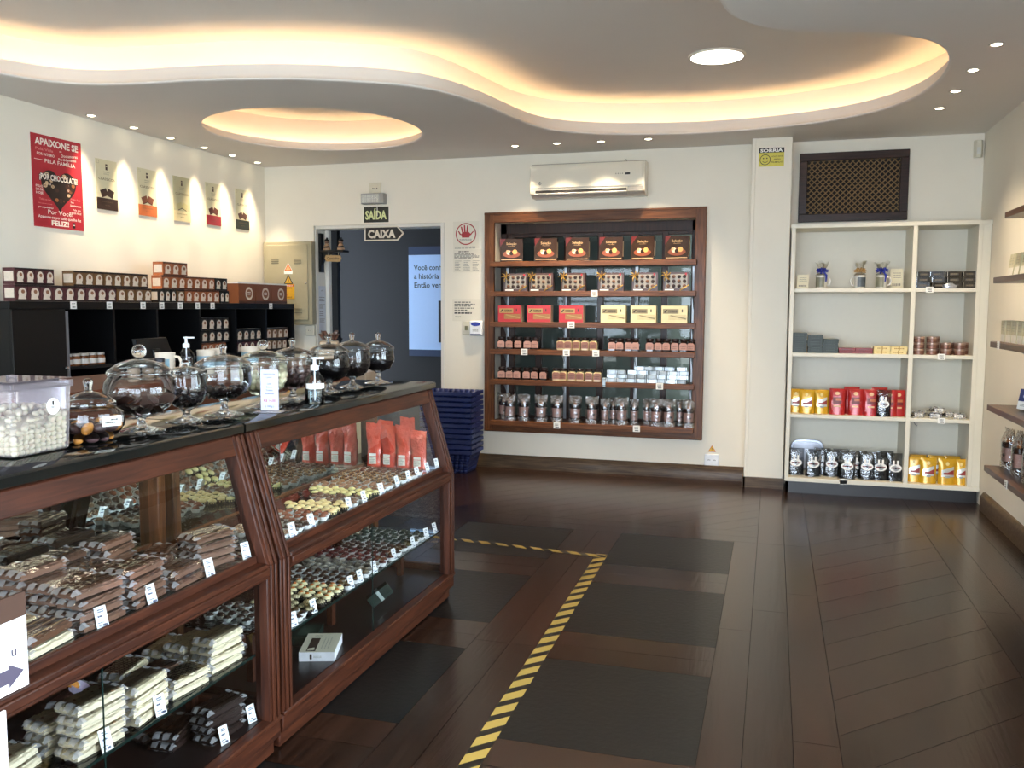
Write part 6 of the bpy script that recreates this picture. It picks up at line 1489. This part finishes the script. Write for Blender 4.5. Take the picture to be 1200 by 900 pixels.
# tray behind the dark pouches, small clear packs on the third shelf
b = MB(); n = 18
for q, z in ((1., 0), (1.08, .015)):
    pass
pts = [(.13 * math.copysign(abs(math.cos(a)) ** .5, math.cos(a)), .13 + .125 * math.copysign(abs(math.sin(a)) ** .5, math.sin(a))) for a in [2 * PI * i / 28 for i in range(28)]]
b.prism(pts, -.012, 0, 'Y', 0); b.prism([(x * .86, .13 + (z - .13) * .84) for x, z in pts], -.016, -.012, 'Y', 1)
tag(b.build('serving_tray', [mat('pale metal tray', 'b4b8c2', .25, .6), mat('tray face', 'c3c6d0', .3, .4)], loc=(.29, YB - .06, LZ[3] + .001), bevel=.004), 'pale rounded tray standing behind the dark pouches', 'tray')
def clear_pack():
    t = thing('candy_pack', '', 'pack'); r = random.Random(6)
    b = MB()
    for k in range(5): b.ball((r.uniform(-.035, .035), r.uniform(-.03, .03), .016 + .012 * (k % 2)), .015, 10, 6, 0, (1, 1, .9))
    b.build('candies', mat('dark candies', '2a2320', .35), t)
    b = wrap(.1, .09, .036, 3); b.build('cellophane', [CELLO, FILM], t, fixn=False)
    b = MB(); b.box(-.03, .03, -.058, -.057, .008, .032, 0); b.lines(-.02, .02, .012, .028, 2, -.0585, 1, .5); b.build('pack_label', [PAPER, INK], t, fixn=False); return Stock(t)
cl = clear_pack()
for i, (x, d, z, rz) in enumerate(((1.05, .08, 0, .3), (1.1, .2, 0, -.4), (1.19, .08, 0, -.2), (1.195, .075, .041, .15), (1.27, .18, 0, .5), (1.36, .09, 0, -.3))):
    cl.put((x, SY + d, LZ[2] + .001 + z), rz, f'small clear candy pack with white label, {("next to the divider", "behind the first pack", "under another pack in the middle", "on top of another pack", "behind the middle packs", "by the outer panel")[i]}', 'small clear packs on the white shelf unit')
# wooden lattice grille above the unit
GX0, GX1, GZ0, GZ1 = .165, .975, 2.14, 2.682
t = thing('lattice_grille', 'dark wooden lattice grille in a frame above the white shelf unit', 'grille', (.57, YB, 2.411))
GW = wood('very dark wood', '1d0f0a', '36201a', .4, 5, 'X', .2)
b = MB(); W, H, f = (GX1 - GX0) / 2, (GZ1 - GZ0) / 2, .062
b.box(-W, W, -.04, 0, H - f, H); b.box(-W, W, -.04, 0, -H, -H + f); b.box(-W, -W + f, -.0395, 0, -H + f, H - f); b.box(W - f, W, -.0395, 0, -H + f, H - f); b.build('frame', GW, t, bevel=.004)
b = MB(); w_, h_ = W - f, H - f; st = .031
for sgn, y in ((1, -.018), (-1, -.012)):
    c = -w_ - h_
    while c < w_ + h_:
        pts = []
        z0 = max(-h_, (-w_ - c) * sgn if sgn > 0 else -h_); 
        p0 = [(-w_, -(c + w_) if sgn < 0 else -w_ - c), (w_, w_ - c if sgn > 0 else c - w_)]
        # line z = sgn * (x - c), clipped to the opening
        xs = sorted([(-h_) * sgn + c, h_ * sgn + c]); xa, xb = max(xs[0], -w_), min(xs[1], w_)
        if xb - xa > .01: b.tube([(xa, y, sgn * (xa - c)), (xb, y, sgn * (xb - c))], .0052, 4)
        c += st * math.sqrt(2)
b.build('lattice', mat('dusty lattice wood', '7d6648', .8, var=.2, spec=.2), t)
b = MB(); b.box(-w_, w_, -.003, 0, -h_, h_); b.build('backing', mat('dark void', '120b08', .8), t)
# sign on the column, detector in the corner
def draw(b, y):
    b.rect(0, .19, .105, .142, y, 1); b.text('SORRIA', .095, .111, .025, .17, y - .0004, 2, bold=.04); b.ring(.048, .052, .036, .041, y, 1, 24); b.disc(.035, .063, .005, y, 1, 10); b.disc(.061, .063, .005, y, 1, 10)
    for i in range(8):
        a = PI * (1.2 + .6 * i / 8); e = PI * (1.2 + .6 * (i + 1) / 8); q = lambda a, r: (.048 + r * math.cos(a), .055 + r * math.sin(a)); b.shape([q(a, .022), q(e, .022), q(e, .026), q(a, .026)], y, 1)
    for s, v in (('VOCÊ ESTÁ', .07), ('SENDO', .048), ('FILMADO', .026)): b.text(s, .138, v, .011, .085 if len(s) > 5 else .05, y, 1)
flat_sign('camera_notice', 'yellow SORRIA notice with a smiling face on the column', 'sign', (-.147, 7.323, 2.56), 0, .19, .142, [mat('notice yellow', 'cfc24a', .5), INK, PAPER], draw, .002)
t = thing('motion_detector', 'small beige detector box high in the corner above the shelf unit', 'detector', (1.455, YB, 2.66))
b = MB(); b.prism([(-.03, 0), (.03, 0), (.03, -.03), (.015, -.05), (-.015, -.05), (-.03, -.03)], -.065, .065, 'Z'); b.build('case', mat('ivory plastic', 'd6cfba'), t, bevel=.004)
b = MB(); b.box(-.014, .014, -.0515, -.05, -.04, .01); b.build('lens', mat('lamp lens', 'd9d8cf'), t)

# ================================================================ wooden shelves on the right wall
RZ = (2.0, 1.637, 1.256, .876, .505)
for k, z in enumerate(RZ):
    y1 = 5.69 if k == 0 else 5.89; nm = ('topmost', 'second', 'third', 'fourth', 'lowest')[k]
    t = thing('wall_shelf', f'brown wooden wall shelf on the right wall, {nm} of five', 'shelf', (1.375, 3.6, z), 0, 'right wall shelves')
    b = MB(); b.box(-.125, .122, .1, y1 - 3.6, -.035, 0); b.build('shelf_board', MIDWOOD if False else wood('shelf board wood', '3a2418', '5c3d29', .4, 4, 'Y', .25), t, bevel=.003)
    for yy in (5.35, 4.3):
        b = MB(); b.tube([(-.08, yy - 3.6, -.037), (.118, yy - 3.6, -.17)], .006, 6); b.box(.112, .122, yy - 3.6 - .012, yy - 3.6 + .012, -.2, -.035); b.build('bracket', METAL, t)
TAGS.put((1.249, 5.2 + .48, RZ[2] - .016), -PI / 2, 'price tag on the third right wall shelf near its end', 'price tags on the right wall'); TAGS.put((1.249, 5.35, RZ[4] - .016), -PI / 2, 'price tag on the lowest right wall shelf', 'price tags on the right wall')
def pale_pack():
    b = MB(); W, H, D = .115, .125, .06
    b.box(-W / 2, W / 2, -D, 0, 0, H, 0); b.rect(-W / 2, W / 2, 0, .045, -D - .0005, 1); b.lines(-.04, .04, .06, .11, 3, -D - .0005, 2, .2); b.rect(-.002, .002, 0, H, -D - .0007, 3)
    o = b.build('sweet_carton', [mat('pale olive carton', 'bdb695', .45, var=.05), mat('white carton band', 'd6d2c6', .45), mat('grey carton print', '9a967f', .5), mat('silver seam', 'c9c9c6', .3)], fixn=False); o['category'] = 'carton'; return Stock(o)
pp = pale_pack()
for i in range(8): pp.put((1.375, 5.80 - i * .135, RZ[1] + .001), -PI / 2, f'pale carton leaning back, {ORD[i]} from the far end of second right shelf', 'pale cartons on the second right shelf', rot=(-.12, 0, -PI / 2 + R.uniform(-.05, .05)))
for i in range(8): pp.put((1.36, 5.815 - i * .125, RZ[2] + .001), -PI / 2 + R.uniform(-.05, .05), f'pale carton standing upright, {ORD[i]} from far end of third right shelf', 'pale cartons on the third right shelf')
b = MB(); b.box(-.05, .05, -.05, 0, 0, .115, 0); b.rect(-.05, .05, .045, .115, -.0506, 1); b.disc(.0, .075, .022, -.051, 2, 16, .6); b.disc(.006, .083, .018, -.0514, 1, 16, .6); b.lines(-.03, .02, .015, .03, 2, -.0506, 3, .4)
t = b.build('sweet_carton', [PAPER, mat('navy carton', '24356e', .4), mat('pale moon', 'c9cdd6', .4), GREYINK], fixn=False); t.location = (1.40, 5.55, RZ[3] + .001); t.rotation_euler = (-.22, 0, -PI / 2 + .5)
tag(t, 'white and navy carton leaning on the fourth right wall shelf', 'carton')
b = MB(); b.box(-.09, .09, -.07, 0, 0, .185, 0); b.rect(-.09, .09, .105, .125, -.0706, 1)
t = b.build('gift_box', [mat('red gift carton', 'a3202a', .35), mat('gold stripe', 'd6b26a', .35)], fixn=False, loc=(1.42, 5.42, RZ[0] + .001), rotz=-PI / 2); tag(t, 'red box with gold stripe on the topmost right wall shelf', 'box')
for i in range(7):
    cb[i % 3].put((1.36 + .04 * (i % 2), 5.80 - i * .115, RZ[4] + .001), -PI / 2 + R.uniform(-.3, .3), f'cellophane bag with brown jar, {ORD[i]} from far end of lowest right shelf', 'cellophane bags on the lowest right shelf')

# ================================================================ hazard tape on the floor
def tape_mat(name):
    m = bpy.data.materials.new(name); m.use_nodes = True; nt = m.node_tree; b = nt.nodes['Principled BSDF']
    tc = nt.nodes.new('ShaderNodeTexCoord'); sp = nt.nodes.new('ShaderNodeSeparateXYZ'); nt.links.new(tc.outputs['Object'], sp.inputs[0])
    def mth(op, a, c):
        n = nt.nodes.new('ShaderNodeMath'); n.operation = op
        for i, q in enumerate((a, c)):
            if isinstance(q, (int, float)): n.inputs[i].default_value = q
            else: nt.links.new(q, n.inputs[i])
        return n.outputs[0]
    s = mth('ADD', mth('MULTIPLY', sp.outputs[0], 1.0), sp.outputs[1]); f = mth('FRACT', mth('MULTIPLY', s, 8.6), 0); g = mth('GREATER_THAN', f, .42)
    mx = nt.nodes.new('ShaderNodeMix'); mx.data_type = 'RGBA'; mx.inputs['A'].default_value = lin('1a1712'); mx.inputs['B'].default_value = lin('b3964a')
    nt.links.new(g, mx.inputs['Factor']); nt.links.new(mx.outputs['Result'], b.inputs['Base Color']); b.inputs['Roughness'].default_value = .4; return m
TM = tape_mat('hazard tape')
def strip(name, lab, x0, y0, x1, y1, w, z):
    L = math.hypot(x1 - x0, y1 - y0); n = max(2, int(L / .12)); b = MB(); r = random.Random(name)
    for i in range(n + 1):
        e = r.uniform(-.0015, .0015)
        b.v += [(L * i / n, -w / 2 + e, 0), (L * i / n, w / 2 + e, 0)]
        if i: b.f.append((2 * i - 2, 2 * i, 2 * i + 1, 2 * i - 1)); b.m.append(0)
    o = b.build(name, TM, fixn=False, loc=(x0, y0, z)); o.rotation_euler = (0, 0, math.atan2(y1 - y0, x1 - x0)); return tag(o, lab, 'tape', 'hazard tape on the floor')
strip('floor_tape', 'yellow black hazard tape running along the floor toward the entrance', -.86, 1.0, -.932, 5.03, .068, .0012)
strip('floor_tape', 'yellow black hazard tape running across the floor to the showcase', -.9, 4.985, -2.6, 5.17, .05, .0018)
# ================================================================ lamps, daylight, camera
WARM = (1.0, .74, .45)
def led(L, d, z, name, lab, s):
    b = MB(); pts = [(x, y, z) for x, y in offset(L, d)]; b.tube(pts[::2], .007, 6, 0, True); o = b.build(name, glow('warm led ' + name, (1.0, .64, .31), s), fixn=False); return tag(o, lab, 'light strip')
led(WAVE, .10, ZC + .062, 'light_strip', 'warm light strip hidden behind the wavy ceiling lip', LED1)
led(CIRC, .085, ZC + .04, 'light_strip', 'warm light strip hidden behind the round ceiling lip', LED2)
t = thing('ceiling_lamp', 'round flush lamp in the raised ceiling', 'lamp', (-.395, 5.93, 3.06))
b = MB(); b.skin([(.165, 0), (.165, -.012), (.18, -.012), (.18, 0)], n=36); b.build('rim', mat('white lamp rim', 'd9d4c8', .5), t)
b = MB(); b.lathe([(0, -.011), (.165, -.011), (.165, -.009)], n=36); b.build('diffuser', glow('lamp diffuser', (1, .93, .78), 9), t)
def spot_proto():
    t = thing('spot_lamp', '', 'lamp'); b = MB(); b.lathe([(.026, -.001), (.038, -.004), (.04, -.001), (.04, 0)], n=20); b.build('trim_ring', mat('spot trim', 'c3c0b8', .3, .4), t)
    b = MB(); b.lathe([(0, -.0035), (.018, -.0035), (.026, -.001)], n=16); b.build('bulb', glow('spot bulb', (1, .86, .62), 16), t); return Stock(t)
SPOT = spot_proto()
def spots(pts, lab, grp, power, ang, tilt, blend=.6, col=(1, .80, .55)):
    for i, (x, y) in enumerate(pts):
        SPOT.put((x, y, ZC - .0005), 0, lab.format(ORD[i]), grp)
        l = bpy.data.lights.new('spot_beam', 'SPOT'); l.energy = power; l.color = col; l.spot_size = math.radians(ang); l.spot_blend = blend; l.shadow_soft_size = .025
        o = bpy.data.objects.new('spot_beam', l); COL.objects.link(o); o.location = (x, y, ZC - .012); o.rotation_euler = tilt; o['kind'] = 'helper'
spots([(-4.625, y) for y in (5.21, 5.64, 6.06, 6.49, 6.89, 7.29)], 'small recessed spot lamp above the left wall posters, {} from the entrance', 'spot lamps above the left wall', P_LEFT, 56, (0, -.06, 0), 1.)
spots([(-2.09, 7.12), (-1.73, 7.1), (-1.37, 7.12), (-.99, 7.11)], 'small recessed spot lamp before the air conditioner, {} counted from the doorway', 'spot lamps before the back wall', P_BACK, 84, (.12, 0, 0), .9)
spots([(1.04, 5.08), (1.03, 5.58), (1.03, 6.08), (1.02, 6.56)], 'small recessed spot lamp near the right wall, {} from the entrance', 'spot lamps near the right wall', P_RIGHT, 110, (0, .1, 0), .9)
# daylight: overcast sky seen through the glazed shop front
w = bpy.data.worlds.new('overcast sky'); SC.world = w; w.use_nodes = True; nt = w.node_tree; bg = nt.nodes['Background']
tc = nt.nodes.new('ShaderNodeTexCoord'); sp = nt.nodes.new('ShaderNodeSeparateXYZ'); cr = nt.nodes.new('ShaderNodeValToRGB')
cr.color_ramp.elements[0].position = .0; cr.color_ramp.elements[0].color = (.63, .74, .88, 1); cr.color_ramp.elements[1].position = .6; cr.color_ramp.elements[1].color = (.82, .91, 1, 1)
nt.links.new(tc.outputs['Generated'], sp.inputs[0]); nt.links.new(sp.outputs[2], cr.inputs[0]); nt.links.new(cr.outputs[0], bg.inputs[0]); bg.inputs[1].default_value = SKY
for x, z, sx, sz in ((-.175, 1.25, 3.1, 2.5), (-3.25, 1.42, 1.86, 2.1)):
    l = bpy.data.lights.new('window_portal', 'AREA'); l.shape = 'RECTANGLE'; l.size = sx; l.size_y = sz; l.cycles.is_portal = True
    o = bpy.data.objects.new('window_portal', l); COL.objects.link(o); o.location = (x, YF - .22, z); o.rotation_euler = (PI / 2, 0, 0); o['kind'] = 'helper'
l = bpy.data.lights.new('window_portal', 'AREA'); l.shape = 'RECTANGLE'; l.size = 2.5; l.size_y = 2.1; l.cycles.is_portal = True
o = bpy.data.objects.new('window_portal', l); COL.objects.link(o); o.location = (XR + .22, 2.15, 1.35); o.rotation_euler = (PI / 2, 0, PI / 2); o['kind'] = 'helper'
# corridor beyond the door has a little daylight of its own
l = bpy.data.lights.new('corridor_light', 'AREA'); l.energy = P_COR; l.size = .8; l.color = (.85, .92, 1)
o = bpy.data.objects.new('corridor_light', l); COL.objects.link(o); o.location = (-2.95, 8.3, 2.8); o.rotation_euler = (.35, 0, 0); o['kind'] = 'helper'

for s_ in STOCKS:
    if not s_.used:
        for c_ in kids(s_.root): bpy.data.objects.remove(c_)
        bpy.data.objects.remove(s_.root)

cam = bpy.data.cameras.new('camera'); co = bpy.data.objects.new('camera', cam); COL.objects.link(co)
cam.sensor_width = 36; cam.lens = 36 * 1031.81 / 1200; cam.clip_start = .02
yaw, pit, rol = math.radians(16.5019), math.radians(4.9704), math.radians(.17989)
f = Vector((-math.sin(yaw) * math.cos(pit), math.cos(yaw) * math.cos(pit), -math.sin(pit))); r = Vector((math.cos(yaw), math.sin(yaw), 0)); u = r.cross(f)
r2 = r * math.cos(rol) + u * math.sin(rol); u2 = -r * math.sin(rol) + u * math.cos(rol)
M = Matrix((r2, u2, -f)).transposed().to_4x4(); M.translation = (0, 0, 1.45); co.matrix_world = M
SC.camera = co
SC.view_settings.view_transform = 'Standard'; SC.view_settings.look = 'None'; SC.view_settings.gamma = 1; SC.view_settings.use_curve_mapping = False; SC.view_settings.exposure = EXPO
cy = SC.cycles
cy.max_bounces = 14; cy.diffuse_bounces = 4; cy.glossy_bounces = 8; cy.transmission_bounces = 10; cy.transparent_max_bounces = 40
cy.use_denoising = True; cy.sample_clamp_indirect = 6; cy.caustics_refractive = False
